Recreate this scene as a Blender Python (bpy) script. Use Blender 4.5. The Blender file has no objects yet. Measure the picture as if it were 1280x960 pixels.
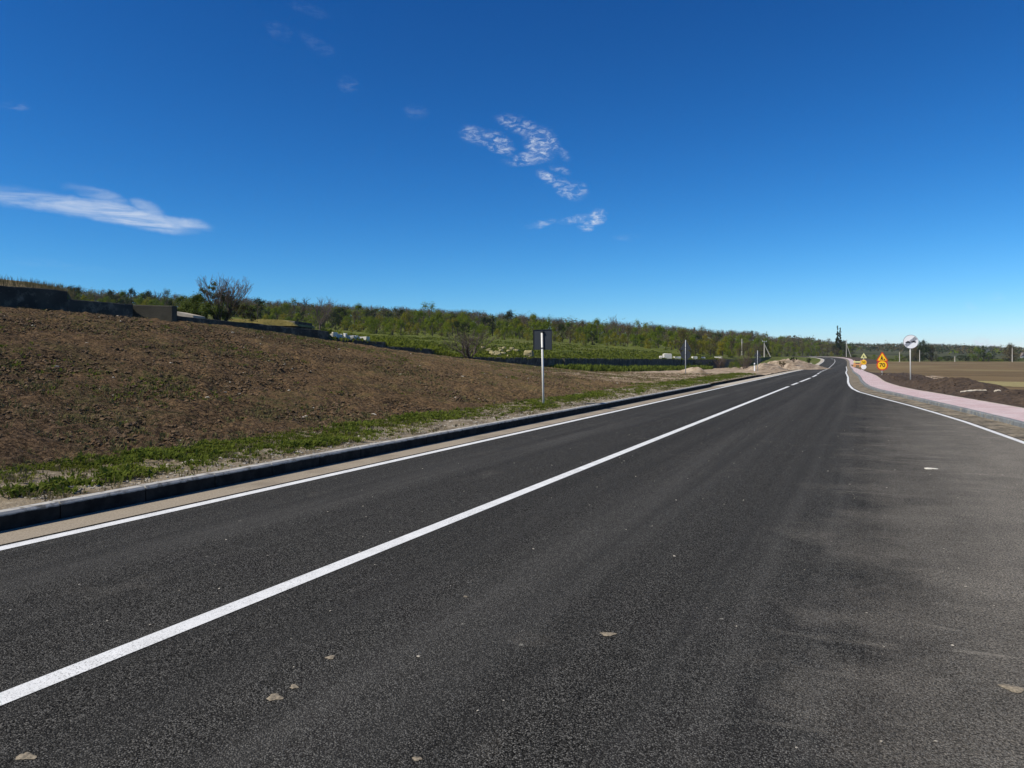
import bpy, math, random
import numpy as np
from mathutils import Vector, Matrix
random.seed(5)
rng = np.random.default_rng(5)
S = bpy.context.scene
COL = S.collection
R = math.radians

# ------------------------------------------------------------------ survey: bearings measured from the standpoint
F, CX, HV, CH = 950.0, 640.0, 444.0, 1.65
YAW = math.atan(444.0 / F)
cY, sY = math.cos(YAW), math.sin(YAW)

def at(u, d):                       # bearing u, forward distance d -> plan position
    r = (u - CX) / F * d
    return r * cY - d * sY, d * cY + r * sY
def hz(v, d):                       # height seen at row v at distance d
    return CH + (HV - v) / F * d
def fd(v, z=0.0):                   # distance of a surface at height z seen at row v
    return (CH - z) * F / (v - HV)
def gpt(u, v, z=0.0):
    return at(u, fd(v, z))
WX = -24.0
def dwall(u, X=WX):
    k = (u - CX) / F
    return -X / (sY - k * cY)
def uof(x, y):
    d = y * cY - x * sY; r = x * cY + y * sY
    return CX + F * r / d, d

# ------------------------------------------------------------------ numpy noise
def _h(ix, iy, seed):
    n = (ix.astype(np.int64) * 374761393 + iy.astype(np.int64) * 668265263 + seed * 974711) & 0x7fffffff
    n = ((n ^ (n >> 13)) * 1274126177) & 0x7fffffff
    return ((n ^ (n >> 16)) & 0xffff) / 65535.0
def vnoise(x, y, seed=0):
    x = np.asarray(x, float); y = np.asarray(y, float)
    ix = np.floor(x); iy = np.floor(y); fx = x - ix; fy = y - iy
    fx = fx * fx * (3 - 2 * fx); fy = fy * fy * (3 - 2 * fy)
    a = _h(ix, iy, seed); b = _h(ix + 1, iy, seed); c = _h(ix, iy + 1, seed); d = _h(ix + 1, iy + 1, seed)
    return (a + (b - a) * fx) * (1 - fy) + (c + (d - c) * fx) * fy - 0.5
def fbm(x, y, o=4, seed=0):
    t = 0; a = 1.0
    for i in range(o):
        t = t + a * vnoise(x * 2 ** i + 13.7 * i, y * 2 ** i + 7.1 * i, seed + i); a *= 0.5
    return t
def sstep(x):
    x = np.clip(x, 0, 1); return x * x * (3 - 2 * x)

# ------------------------------------------------------------------ object helpers
def link(o, parent=None):
    COL.objects.link(o)
    if parent is not None: o.parent = parent
    return o
def tag(o, label=None, cat=None, group=None, kind=None):
    if label: o['label'] = label
    if cat: o['category'] = cat
    if group: o['group'] = group
    if kind: o['kind'] = kind
    return o
def mesh(name, V, Fc, mat, smooth=False):
    m = bpy.data.meshes.new(name)
    m.from_pydata(V if isinstance(V, list) else V.tolist(), [], Fc if isinstance(Fc, list) else Fc.tolist())
    if mat: m.materials.append(mat)
    if smooth: m.polygons.foreach_set('use_smooth', [True] * len(m.polygons))
    m.update()
    return m
def obj(name, V, Fc, mat, parent=None, smooth=False):
    return link(bpy.data.objects.new(name, mesh(name, V, Fc, mat, smooth)), parent)
def empty(name, loc, rz=0):
    o = bpy.data.objects.new(name, None); o.empty_display_size = 0.3
    o.location = loc; o.rotation_euler = (0, 0, rz); COL.objects.link(o); return o
def copy_tree(o, parent=None):
    c = o.copy(); COL.objects.link(c)
    if parent is not None: c.parent = parent
    for ch in list(o.children): copy_tree(ch, c)
    return c

class MB:
    def __init__(s): s.v = []; s.f = []
    def add(s, V, Fc):
        n = len(s.v); s.v += [tuple(p) for p in V]; s.f += [tuple(i + n for i in q) for q in Fc]; return s
    def box(s, c, size, rz=0.0, M=None, bev=0.0):
        sx, sy, sz = [k / 2 for k in size]
        b = min(bev, sx * .9, sy * .9, sz * .9)
        if b <= 0:
            P = [(x, y, z) for x in (-sx, sx) for y in (-sy, sy) for z in (-sz, sz)]
            Q = [(0, 1, 3, 2), (4, 6, 7, 5), (0, 4, 5, 1), (2, 3, 7, 6), (0, 2, 6, 4), (1, 5, 7, 3)]
        else:
            def ring(hx, hy, z):
                return [(-hx + b, -hy, z), (hx - b, -hy, z), (hx, -hy + b, z), (hx, hy - b, z), (hx - b, hy, z), (-hx + b, hy, z), (-hx, hy - b, z), (-hx, -hy + b, z)]
            P = ring(sx - b * .5, sy - b * .5, -sz) + ring(sx, sy, -sz + b) + ring(sx, sy, sz - b) + ring(sx - b * .5, sy - b * .5, sz)
            Q = [tuple(range(7, -1, -1)), tuple(range(24, 32))]
            for k in range(3):
                for i in range(8):
                    j = (i + 1) % 8
                    Q.append((k * 8 + i, k * 8 + j, k * 8 + 8 + j, k * 8 + 8 + i))
        T = Matrix.Translation(Vector(c)) @ Matrix.Rotation(rz, 4, 'Z')
        if M is not None: T = Matrix.Translation(Vector(c)) @ M.to_4x4()
        return s.add([T @ Vector(p) for p in P], Q)
    def tube(s, pts, rads, n=8, cap=True):
        pts = [Vector(p) for p in pts]
        if not hasattr(rads, '__len__'): rads = [rads] * len(pts)
        base = len(s.v); side = None
        for i, p in enumerate(pts):
            d = (pts[min(i + 1, len(pts) - 1)] - pts[max(i - 1, 0)])
            if d.length < 1e-9: d = Vector((0, 0, 1))
            d.normalize()
            if side is None:
                side = d.orthogonal().normalized()
            else:
                side = (side - d * side.dot(d))
                side = side.normalized() if side.length > 1e-6 else d.orthogonal().normalized()
            w = d.cross(side)
            for k in range(n):
                a = 2 * math.pi * k / n
                s.v.append(tuple(p + (side * math.cos(a) + w * math.sin(a)) * rads[i]))
        for i in range(len(pts) - 1):
            for k in range(n):
                j = (k + 1) % n
                s.f.append((base + i * n + k, base + i * n + j, base + i * n + n + j, base + i * n + n + k))
        if cap:
            s.f.append(tuple(base + k for k in range(n - 1, -1, -1)))
            e = base + (len(pts) - 1) * n
            s.f.append(tuple(e + k for k in range(n)))
        return s
    def prism(s, poly, y0, y1):         # polygon in the x-z plane, extruded in y
        n = len(poly)
        V = [(x, y0, z) for x, z in poly] + [(x, y1, z) for x, z in poly]
        Q = [tuple(range(n)), tuple(range(2 * n - 1, n - 1, -1))]
        for i in range(n):
            j = (i + 1) % n; Q.append((i, n + i, n + j, j))
        return s.add(V, Q)
    def build(s, name, mat, parent=None, smooth=False):
        return obj(name, s.v, s.f, mat, parent, smooth)

def grid(nx, ny):
    i = np.arange(nx - 1)[:, None]; j = np.arange(ny - 1)[None, :]
    a = i * ny + j
    return np.stack([a, a + ny, a + ny + 1, a + 1], -1).reshape(-1, 4)
def gridobj(name, X, Y, Z, mat, smooth=True, flip=False):
    q = grid(*X.shape)
    if flip: q = q[:, ::-1]
    return obj(name, np.stack([X, Y, Z], -1).reshape(-1, 3), q, mat, None, smooth)

# ------------------------------------------------------------------ materials
class NT:
    def __init__(s, name):
        s.m = bpy.data.materials.new(name); s.m.use_nodes = True
        s.t = s.m.node_tree; s.t.nodes.clear()
        s.out = s.t.nodes.new('ShaderNodeOutputMaterial')
        g = s.t.nodes.new('ShaderNodeNewGeometry'); s.pos = g.outputs['Position']
    def n(s, kind, **kw):
        x = s.t.nodes.new('ShaderNode' + kind)
        for k, v in kw.items(): setattr(x, k, v)
        return x
    def l(s, a, b): s.t.links.new(a, b)
    def val(s, sock, v):
        if isinstance(v, bpy.types.NodeSocket): s.l(v, sock)
        else: sock.default_value = v
    def math(s, op, a, b=0.0, c=0.0, clamp=False):
        x = s.n('Math', operation=op, use_clamp=clamp)
        s.val(x.inputs[0], a); s.val(x.inputs[1], b); s.val(x.inputs[2], c)
        return x.outputs[0]
    def scalepos(s, sc, src=None):
        x = s.n('Mapping'); s.l(src or s.pos, x.inputs[0]); x.inputs['Scale'].default_value = sc
        return x.outputs[0]
    def noise(s, scale, det=4, rough=.55, vec=None, dist=0):
        x = s.n('TexNoise'); s.l(vec or s.pos, x.inputs['Vector'])
        x.inputs['Scale'].default_value = scale; x.inputs['Detail'].default_value = det
        x.inputs['Roughness'].default_value = rough; x.inputs['Distortion'].default_value = dist
        return x.outputs['Fac']
    def vor(s, scale, vec=None, feat='F1', out='Distance'):
        x = s.n('TexVoronoi', feature=feat); s.l(vec or s.pos, x.inputs['Vector']); x.inputs['Scale'].default_value = scale
        return x.outputs[out]
    def ramp(s, fac, a, b):             # linear 0..1 between a and b
        x = s.n('MapRange', clamp=True); s.val(x.inputs[0], fac)
        x.inputs[1].default_value = a; x.inputs[2].default_value = b
        return x.outputs[0]
    def mix(s, fac, a, b, mode='MIX'):
        x = s.n('Mix', data_type='RGBA', blend_type=mode)
        s.val(x.inputs[0], fac)
        for i, q in ((6, a), (7, b)):
            if isinstance(q, bpy.types.NodeSocket): s.l(q, x.inputs[i])
            else: x.inputs[i].default_value = (*q, 1)
        return x.outputs[2]
    def xyz(s):
        x = s.n('SeparateXYZ'); s.l(s.pos, x.inputs[0]); return x.outputs
    def bump(s, h, strength, dist):
        x = s.n('Bump'); s.val(x.inputs['Height'], h); x.inputs['Strength'].default_value = strength; x.inputs['Distance'].default_value = dist
        return x.outputs[0]
    def done(s, col, rough=.9, bump=None, spec=.3, metal=0.0):
        b = s.n('BsdfPrincipled')
        if isinstance(col, bpy.types.NodeSocket): s.l(col, b.inputs['Base Color'])
        else: b.inputs['Base Color'].default_value = (*col, 1)
        s.val(b.inputs['Roughness'], rough)
        b.inputs['Specular IOR Level'].default_value = spec; b.inputs['Metallic'].default_value = metal
        if bump is not None: s.l(bump, b.inputs['Normal'])
        s.l(b.outputs[0], s.out.inputs[0]); return s.m

def mottled(name, a, b, scale=3.0, rough=.9, bs=.3, bscale=30., bd=.01, spec=.25, c=None, cscale=12., metal=0.0):
    t = NT(name)
    col = t.mix(t.ramp(t.noise(scale), .35, .65), a, b)
    if c: col = t.mix(t.ramp(t.noise(cscale, 5, .65), .52, .66), col, c)
    bp = t.bump(t.noise(bscale, 5, .65), bs, bd) if bs else None
    return t.done(col, rough, bp, spec, metal)

def asphalt_mat():
    t = NT('asphalt')
    x, y, z = t.xyz()
    sp = t.n('SeparateColor'); t.l(t.vor(135, out='Color'), sp.inputs[0])
    g1 = t.noise(160, 2, .6); cell = t.vor(135)
    r = t.math('POWER', sp.outputs[0], 2.6)
    r = t.math('ADD', t.math('MULTIPLY', r, .75), t.math('MULTIPLY', t.ramp(g1, .38, .70), .30))
    r = t.math('MULTIPLY', r, t.ramp(cell, .80, .38))                    # dark binder between the stones
    col = t.mix(r, (.0050, .0047, .0042), (.225, .216, .192))
    # wheel tracks and long rolling marks
    st = t.noise(1.0, 4, .55, t.scalepos((1.25, .018, 1)))
    col = t.mix(t.math('MULTIPLY', t.ramp(st, .46, .66), .26), col, (.075, .073, .067))
    st3 = t.noise(1.0, 4, .6, t.scalepos((3.4, .05, 1)))
    col = t.mix(t.math('MULTIPLY', t.ramp(st3, .55, .40), .30), col, (.018, .018, .017))
    for xc, hw, am in ((-5.55, .45, .32), (-2.35, .40, .20), (-.72, .12, .18), (-.28, .09, .15)):       # polished wheel tracks
        wob = t.math('ADD', x, t.math('MULTIPLY', t.math('SUBTRACT', t.noise(.12, 2), .5), .5))
        band = t.ramp(t.math('ABSOLUTE', t.math('SUBTRACT', wob, xc)), hw, 0.0)
        col = t.mix(t.math('MULTIPLY', t.math('MULTIPLY', band, t.ramp(t.noise(1.0, 4, .6, t.scalepos((2, .12, 1))), .36, .58)), am), col, (.125, .120, .108))
    # dust trodden in along the wide right-hand side
    dm = t.math('ADD', t.ramp(x, -.8, 1.95), t.math('MULTIPLY', t.math('SUBTRACT', t.noise(.9, 7, .68), .5), 1.25))
    dm = t.math('MULTIPLY', t.ramp(dm, .12, 1.1), t.math('ADD', t.math('MULTIPLY', t.ramp(y, 40, 15), .84), t.math('MULTIPLY', t.ramp(y, 12, 7), .16)))
    dg = t.math('MULTIPLY', dm, t.math('ADD', .30, t.math('MULTIPLY', t.ramp(t.noise(70, 2, .6), .42, .56), .74)))
    dg = t.math('MULTIPLY', dg, t.math('ADD', .35, t.math('MULTIPLY', sp.outputs[1], 1.0)), clamp=True)
    col = t.mix(dg, col, (.335, .300, .245))
    sc = t.noise(1.0, 6, .7, t.scalepos((.5, 3.2, 1)), 1.2)          # pale scrape arcs
    col = t.mix(t.math('MULTIPLY', t.math('MULTIPLY', t.ramp(sc, .60, .70), t.ramp(x, -1.0, 1.8)), .60), col, (.36, .325, .265))
    sc3 = t.noise(1.0, 6, .7, t.scalepos((.9, 7.5, 1)), .8)
    col = t.mix(t.math('MULTIPLY', t.math('MULTIPLY', t.ramp(sc3, .60, .68), t.ramp(x, -1.2, 1.2)), .10), col, (.30, .275, .23))
    sc2 = t.noise(2.6, 5, .7, None, .6)
    col = t.mix(t.math('MULTIPLY', t.ramp(sc2, .67, .74), .20), col, (.20, .19, .165))
    # little dried flecks
    fl = t.vor(1.9, out='Distance'); fw = t.noise(14, 3, .7)
    fm = t.ramp(t.math('ADD', fl, t.math('MULTIPLY', fw, .05)), .062, .040)
    fm = t.math('MULTIPLY', fm, t.ramp(t.noise(.8, 2), .47, .56))
    col = t.mix(t.math('MULTIPLY', fm, .6), col, (.30, .285, .24))
    hgt = t.math('ADD', t.math('MULTIPLY', g1, .5), t.math('MULTIPLY', t.ramp(cell, .8, .2), .8))
    return t.done(col, .9, t.bump(hgt, .8, .006), .03)

def paint_mat():
    t = NT('road_paint')
    col = t.mix(t.ramp(t.noise(5, 5), .35, .7), (.74, .74, .71), (.62, .62, .59))
    w = t.ramp(t.noise(120, 2, .6), .54, .64)
    w2 = t.ramp(t.noise(1.2, 4, .6), .42, .62)
    col = t.mix(t.math('MULTIPLY', w, t.math('ADD', .35, t.math('MULTIPLY', w2, .5))), col, (.16, .16, .15))
    return t.done(col, .7, t.bump(t.noise(150, 2), .4, .004), .3)

def soil_mat():
    t = NT('turned_soil')
    x, y, z = t.xyz()
    n1 = t.noise(13, 4, .62); rk = t.noise(1.0, 4, .60, t.scalepos((4, 16, 4)), .8)     # rake marks run down the slope
    h = t.math('ADD', t.math('MULTIPLY', n1, .62), t.math('MULTIPLY', rk, .38))
    col = t.mix(t.ramp(h, .41, .60), (.0050, .0030, .0014), (.215, .136, .067))  # near-black lows put the shade of fine pits into the colour
    n2 = t.noise(42, 4, .75)
    col = t.mix(t.math('MULTIPLY', t.ramp(n2, .52, .40), .6), col, (.010, .007, .0035))
    col = t.mix(t.math('MULTIPLY', t.ramp(t.noise(.45, 4, .6), .42, .64), .40), col, (.160, .100, .052))
    near_dark = t.math('ADD', t.ramp(y, 15, 7), t.math('MULTIPLY', t.math('SUBTRACT', t.noise(.5, 4, .6), .5), 1.6))  # soil darkens in patches towards the near end
    col = t.mix(t.math('MULTIPLY', t.ramp(near_dark, .25, .9), .55), col, t.mix(t.ramp(h, .43, .60), (.006, .004, .0025), (.115, .074, .046)))
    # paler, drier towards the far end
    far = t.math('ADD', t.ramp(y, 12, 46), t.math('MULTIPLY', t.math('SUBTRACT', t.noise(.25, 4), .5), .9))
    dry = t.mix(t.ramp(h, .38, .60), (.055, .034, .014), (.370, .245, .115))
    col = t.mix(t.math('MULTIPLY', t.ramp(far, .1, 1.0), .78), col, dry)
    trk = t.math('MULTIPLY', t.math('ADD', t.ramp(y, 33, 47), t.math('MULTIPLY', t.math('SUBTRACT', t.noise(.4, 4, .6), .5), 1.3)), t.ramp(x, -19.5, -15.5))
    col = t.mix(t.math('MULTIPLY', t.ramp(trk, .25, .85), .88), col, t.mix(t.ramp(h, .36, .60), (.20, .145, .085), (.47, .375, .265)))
    gm = t.math('MULTIPLY', t.ramp(t.noise(.5, 4, .65), .50, .64), t.ramp(t.noise(7, 4, .7), .42, .58))
    col = t.mix(t.math('MULTIPLY', gm, .55), col, (.080, .082, .024))
    bit = t.ramp(t.noise(48, 4, .75), .58, .66)
    col = t.mix(t.math('MULTIPLY', bit, .5), col, (.28, .215, .13))
    st = t.vor(2.6); fm = t.ramp(t.math('ADD', st, t.math('MULTIPLY', t.noise(18), .05)), .075, .05)
    fm = t.math('MULTIPLY', fm, t.ramp(t.noise(1.3, 2), .5, .58))
    col = t.mix(fm, col, (.33, .29, .23))
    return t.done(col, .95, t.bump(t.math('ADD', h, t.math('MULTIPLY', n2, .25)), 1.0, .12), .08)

def dirt_mat():
    t = NT('pale_dirt')
    x, y, z = t.xyz()
    col = t.mix(t.ramp(t.noise(1.6, 6, .7), .35, .68), (.17, .115, .07), (.42, .33, .23))
    st = t.noise(1.0, 5, .65, t.scalepos((1.6, .06, 1)))
    col = t.mix(t.math('MULTIPLY', t.ramp(st, .48, .62), .65), col, (.50, .40, .285))
    col = t.mix(t.math('MULTIPLY', t.ramp(t.noise(.35, 4), .55, .66), .6), col, (.10, .08, .04))
    return t.done(col, .95, t.bump(t.noise(12, 6, .7), .8, .06), .1)

def hill_mat():
    t = NT('meadow')
    x, y, z = t.xyz()
    col = t.mix(t.ramp(t.noise(.35, 6, .68), .36, .66), (.060, .078, .011), (.135, .150, .026))
    col = t.mix(t.math('MULTIPLY', t.ramp(t.noise(.06, 5, .62), .52, .66), .75), col, (.125, .118, .035))
    col = t.mix(t.math('MULTIPLY', t.ramp(t.noise(2.2, 5, .7), .56, .68), .55), col, (.022, .034, .007))
    # the dry brown bank above the first wall
    bk = t.math('MULTIPLY', t.ramp(x, -22, -27), t.ramp(y, 29, 19))
    col = t.mix(bk, col, t.mix(t.ramp(t.noise(1.5, 5), .4, .6), (.10, .07, .04), (.19, .15, .075)))
    d = t.n('VectorMath', operation='LENGTH'); t.l(t.pos, d.inputs[0])
    ff = t.ramp(d.outputs['Value'], 230, 420)
    wood = t.mix(t.ramp(t.noise(.012, 6, .65), .4, .62), (.030, .033, .013), (.085, .088, .036))
    col = t.mix(ff, col, wood)
    return t.done(col, .95, t.bump(t.noise(2.5, 6, .7), .8, .25), .1)

def field_mat():
    t = NT('ploughed_field')
    fu = t.noise(1.0, 5, .65, t.scalepos((.10, 1.3, 1)))
    rot = t.n('Mapping'); t.l(t.pos, rot.inputs[0]); rot.inputs['Rotation'].default_value = (0, 0, R(24)); rot.inputs['Scale'].default_value = (.012, .16, 1)
    band = t.noise(1.0, 5, .6, rot.outputs[0])
    col = t.mix(t.ramp(fu, .35, .66), (.110, .076, .037), (.225, .160, .080))
    col = t.mix(t.math('MULTIPLY', t.ramp(band, .42, .62), .7), col, (.085, .058, .028))
    col = t.mix(t.math('MULTIPLY', t.ramp(t.noise(.05, 5), .52, .64), .6), col, (.25, .205, .10))
    return t.done(col, .95, t.bump(t.math('ADD', fu, t.noise(6, 5, .7)), .7, .08), .1)

def leaf_mat(name, a, b, dark, tr=.32, scale=1.3):
    t = NT(name)
    oi = t.n('ObjectInfo')
    f = t.math('ADD', t.math('MULTIPLY', oi.outputs['Random'], .75), t.math('MULTIPLY', t.math('SUBTRACT', t.noise(scale, 4, .6), .4), 1.2), clamp=True)
    col = t.mix(f, a, b)
    col = t.mix(t.math('MULTIPLY', t.ramp(t.noise(scale * 2.7, 3, .6), .52, .64), .45), col, dark)
    d = t.n('BsdfDiffuse'); t.l(col, d.inputs[0]); d.inputs['Roughness'].default_value = .6
    tl = t.n('BsdfTranslucent'); t.l(col, tl.inputs[0])
    m = t.n('MixShader'); m.inputs[0].default_value = tr
    t.l(d.outputs[0], m.inputs[1]); t.l(tl.outputs[0], m.inputs[2]); t.l(m.outputs[0], t.out.inputs[0])
    return t.m

def paver_mat():
    t = NT('pink_pavers')
    br = t.n('TexBrick'); t.l(t.pos, br.inputs['Vector'])
    br.inputs['Color1'].default_value = (.57, .435, .415, 1); br.inputs['Color2'].default_value = (.49, .35, .34, 1); br.inputs['Mortar'].default_value = (.24, .19, .18, 1)
    br.inputs['Scale'].default_value = 1.0; br.inputs['Brick Width'].default_value = .2; br.inputs['Row Height'].default_value = .1
    br.inputs['Mortar Size'].default_value = .006
    col = t.mix(t.math('MULTIPLY', t.ramp(t.noise(1.1, 6, .65), .44, .62), .75), br.outputs['Color'], (.56, .47, .45))
    col = t.mix(t.math('MULTIPLY', t.ramp(t.noise(2.4, 5, .7), .56, .68), .45), col, (.34, .23, .21))
    return t.done(col, .9, t.bump(br.outputs['Fac'], -.4, .01), .2)

def gutter_mat():
    t = NT('gutter_concrete')
    x, y, z = t.xyz()
    col = t.mix(t.ramp(t.noise(60, 4, .7), .3, .7), (.20, .165, .12), (.37, .315, .235))
    col = t.mix(t.math('MULTIPLY', t.ramp(t.noise(1.5, 5), .5, .66), .5), col, (.16, .13, .095))
    return t.done(col, .95, t.bump(t.noise(90, 4), .5, .006), .15)

def sand_strip_mat():
    t = NT('sandy_grit')
    col = t.mix(t.ramp(t.noise(2.2, 6, .7), .36, .62), (.075, .067, .052), (.30, .25, .175))
    col = t.mix(t.math('MULTIPLY', t.ramp(t.noise(9, 5, .7), .54, .66), .7), col, (.05, .047, .042))
    return t.done(col, .95, t.bump(t.noise(30, 6, .7), .9, .03), .1)

M = {}
M['asphalt'] = asphalt_mat(); M['paint'] = paint_mat(); M['soil'] = soil_mat(); M['dirt'] = dirt_mat()
M['hill'] = hill_mat(); M['field'] = field_mat(); M['paver'] = paver_mat(); M['gutter'] = gutter_mat(); M['grit'] = sand_strip_mat()
def kerb_mat():
    t = NT('kerb_concrete'); x, y, z = t.xyz()
    col = t.mix(t.ramp(t.noise(4), .35, .65), (.46, .44, .395), (.36, .345, .31))
    col = t.mix(t.ramp(t.noise(9, 5, .65), .52, .66), col, (.18, .165, .14))
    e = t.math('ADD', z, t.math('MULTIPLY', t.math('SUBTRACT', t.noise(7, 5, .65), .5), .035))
    face_shade = t.math('MULTIPLY', t.ramp(e, .150, .138), t.ramp(x, -7.40, -7.36))         # shade of the road face painted into the colour, ragged upper edge
    face_shade = t.math('MULTIPLY', face_shade, t.math('ADD', .95, t.math('MULTIPLY', t.ramp(t.noise(5, 5, .7), .62, .40), .05)))
    col = t.mix(face_shade, col, (.012, .0115, .011))
    return t.done(col, .9, t.bump(t.noise(80, 5), .3, .004), .12)
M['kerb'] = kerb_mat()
M['kerb_grey'] = mottled('blue_grey_kerb', (.20, .215, .215), (.13, .14, .14), 4, .9, .3, 80, .004, c=(.30, .27, .21), cscale=6)
M['pale_concrete'] = mottled('pale_concrete', (.50, .45, .36), (.38, .33, .25), 2, .9, .3, 60, .006)
M['old_concrete'] = mottled('weathered_concrete', (.078, .074, .060), (.034, .033, .027), 1.1, .95, .7, 10, .05, c=(.16, .15, .115), cscale=2.6)
M['brown_concrete'] = mottled('brown_concrete', (.085, .076, .052), (.052, .047, .033), 1.6, .95, .6, 14, .02, c=(.05, .05, .035), cscale=3)
M['limestone'] = mottled('white_limestone', (.72, .69, .60), (.52, .48, .38), 1.5, .9, .5, 8, .03)
M['straw_roof'] = mottled('mossy_straw_roof', (.36, .28, .085), (.23, .185, .055), 1.5, .95, .6, 9, .05, c=(.12, .11, .03), cscale=2.5)
M['mound'] = mottled('dark_topsoil', (.036, .024, .015), (.078, .053, .034), 3, .95, .9, 14, .08, c=(.12, .085, .055), cscale=11)
M['clod'] = mottled('soil_clod', (.078, .050, .027), (.140, .092, .050), 2, .95, .7, 40, .01)
M['stone'] = mottled('pale_stone', (.42, .38, .31), (.27, .24, .19), 3, .9, .4, 60, .004)
M['mud'] = mottled('dry_mud', (.30, .25, .175), (.13, .11, .08), 60, .95, .6, 90, .004)
M['galv'] = mottled('white_painted_pole', (.68, .66, .60), (.60, .58, .52), 6, .45, .05, 60, .001, .4)
M['grey_pole'] = mottled('galvanised_pole', (.42, .43, .43), (.34, .35, .35), 6, .5, .05, 60, .001, .4)
M['sign_back'] = mottled('dark_grey_sign_back', (.022, .028, .036), (.018, .023, .030), 3, .55, .05, 40, .001, .3)
M['sign_edge'] = mottled('sign_rim', (.022, .026, .032), (.018, .02, .026), 3, .6, 0)
M['white'] = mottled('white_sign_face', (.84, .84, .83), (.80, .80, .79), 4, .4, 0, spec=.4)
M['yellow'] = mottled('yellow_sign_face', (.92, .55, .012), (.86, .48, .010), 4, .4, 0, spec=.4)
M['red'] = mottled('red_sign_border', (.62, .045, .018), (.55, .035, .015), 4, .45, 0, spec=.4)
M['black'] = mottled('black_sign_symbol', (.012, .012, .012), (.016, .016, .016), 4, .5, 0)
M['greysym'] = mottled('dark_grey_symbol', (.05, .05, .055), (.035, .035, .04), 4, .5, 0)
M['orange'] = mottled('orange_plastic', (.60, .30, .12), (.52, .25, .10), 4, .5, 0)
M['pale_yellow'] = mottled('faded_yellow_sign', (.70, .68, .30), (.60, .58, .26), 6, .5, 0)
M['bark'] = mottled('bark', (.095, .075, .055), (.055, .043, .033), 6, .95, .5, 30, .01)
M['twig'] = mottled('grey_twigs', (.15, .12, .095), (.09, .072, .058), 6, .95, 0)
M['twig_far'] = mottled('brown_bare_twigs', (.105, .074, .062), (.072, .052, .044), .6, .95, 0)
M['concrete_pole'] = mottled('concrete_pole', (.52, .48, .41), (.44, .40, .34), 1, .9, .1, 20, .003)
M['house_wall'] = mottled('white_plaster', (.75, .74, .71), (.68, .67, .64), .5, .9, 0)
M['house_roof'] = mottled('grey_roof', (.19, .15, .13), (.14, .12, .11), .5, .9, 0)
M['glass'] = mottled('dark_window', (.02, .025, .03), (.03, .035, .04), .5, .2, 0, spec=.5)
M['ground'] = mottled('open_ground', (.085, .075, .035), (.055, .065, .022), .05, .95, .5, 2, .1)
M['leaf_green'] = leaf_mat('spring_green_leaves', (.098, .148, .009), (.190, .228, .014), (.044, .066, .006), scale=.5)
M['leaf_yellow'] = leaf_mat('yellow_green_leaves', (.19, .19, .016), (.28, .24, .024), (.09, .105, .010), scale=.5)
M['leaf_dark'] = leaf_mat('dark_green_leaves', (.026, .042, .012), (.052, .070, .018), (.012, .020, .007), scale=.5)
M['leaf_brown'] = leaf_mat('budding_brown_leaves', (.105, .088, .034), (.150, .118, .058), (.052, .044, .020), scale=.5)
M['leaf_bush'] = leaf_mat('bush_leaves', (.100, .135, .030), (.190, .215, .060), (.040, .058, .016), scale=2.)
M['weed'] = leaf_mat('weed_leaves', (.090, .130, .018), (.165, .190, .034), (.045, .068, .012), .3, scale=2.2)
M['meadow_leaf'] = leaf_mat('meadow_grass_leaves', (.095, .122, .016), (.165, .180, .030), (.055, .072, .010), .3, scale=.25)
M['weed_dry'] = leaf_mat('dry_weed_stalks', (.13, .11, .055), (.21, .175, .095), (.075, .065, .033), .2, scale=3)
M['weed_soil'] = leaf_mat('sparse_weed_leaves', (.115, .112, .036), (.190, .168, .075), (.060, .060, .020), .2, scale=1.5)

# ------------------------------------------------------------------ road alignment
CP = [(-3.76, -40), (-3.76, -10), (-3.76, 20), (-3.76, 45), (-3.82, 65), (-4.75, 92), (-5.6, 125), (-6.5, 158), (-7.4, 200), (-8.2, 232), (-9.8, 258), (-14, 276), (-22, 287), (-34, 293), (-60, 298), (-100, 300)]
CZ = [0, 0, 0, 0, -.02, -.24, -.5, -.66, -.45, .0, .48, .92, 1.12, 1.15, 1.1, 1.0]
def catmull(P, per=14):
    P = np.array(P, float); out = []
    for i in range(len(P) - 1):
        p0 = P[max(i - 1, 0)]; p1 = P[i]; p2 = P[i + 1]; p3 = P[min(i + 2, len(P) - 1)]
        for k in range(per):
            t = k / per
            out.append(.5 * ((2 * p1) + (-p0 + p2) * t + (2 * p0 - 5 * p1 + 4 * p2 - p3) * t * t + (-p0 + 3 * p1 - 3 * p2 + p3) * t ** 3))
    out.append(P[-1]); return np.array(out)
AL = catmull([(x, y, z) for (x, y), z in zip(CP, CZ)])
_d = np.gradient(AL[:, :2], axis=0); _d /= np.linalg.norm(_d, axis=1)[:, None]
NRM = np.stack([_d[:, 1], -_d[:, 0]], 1)                  # to the right
SST = np.concatenate([[0], np.cumsum(np.linalg.norm(np.diff(AL[:, :2], axis=0), axis=1))]) - 40.0    # chainage = Y on the straight
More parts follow.
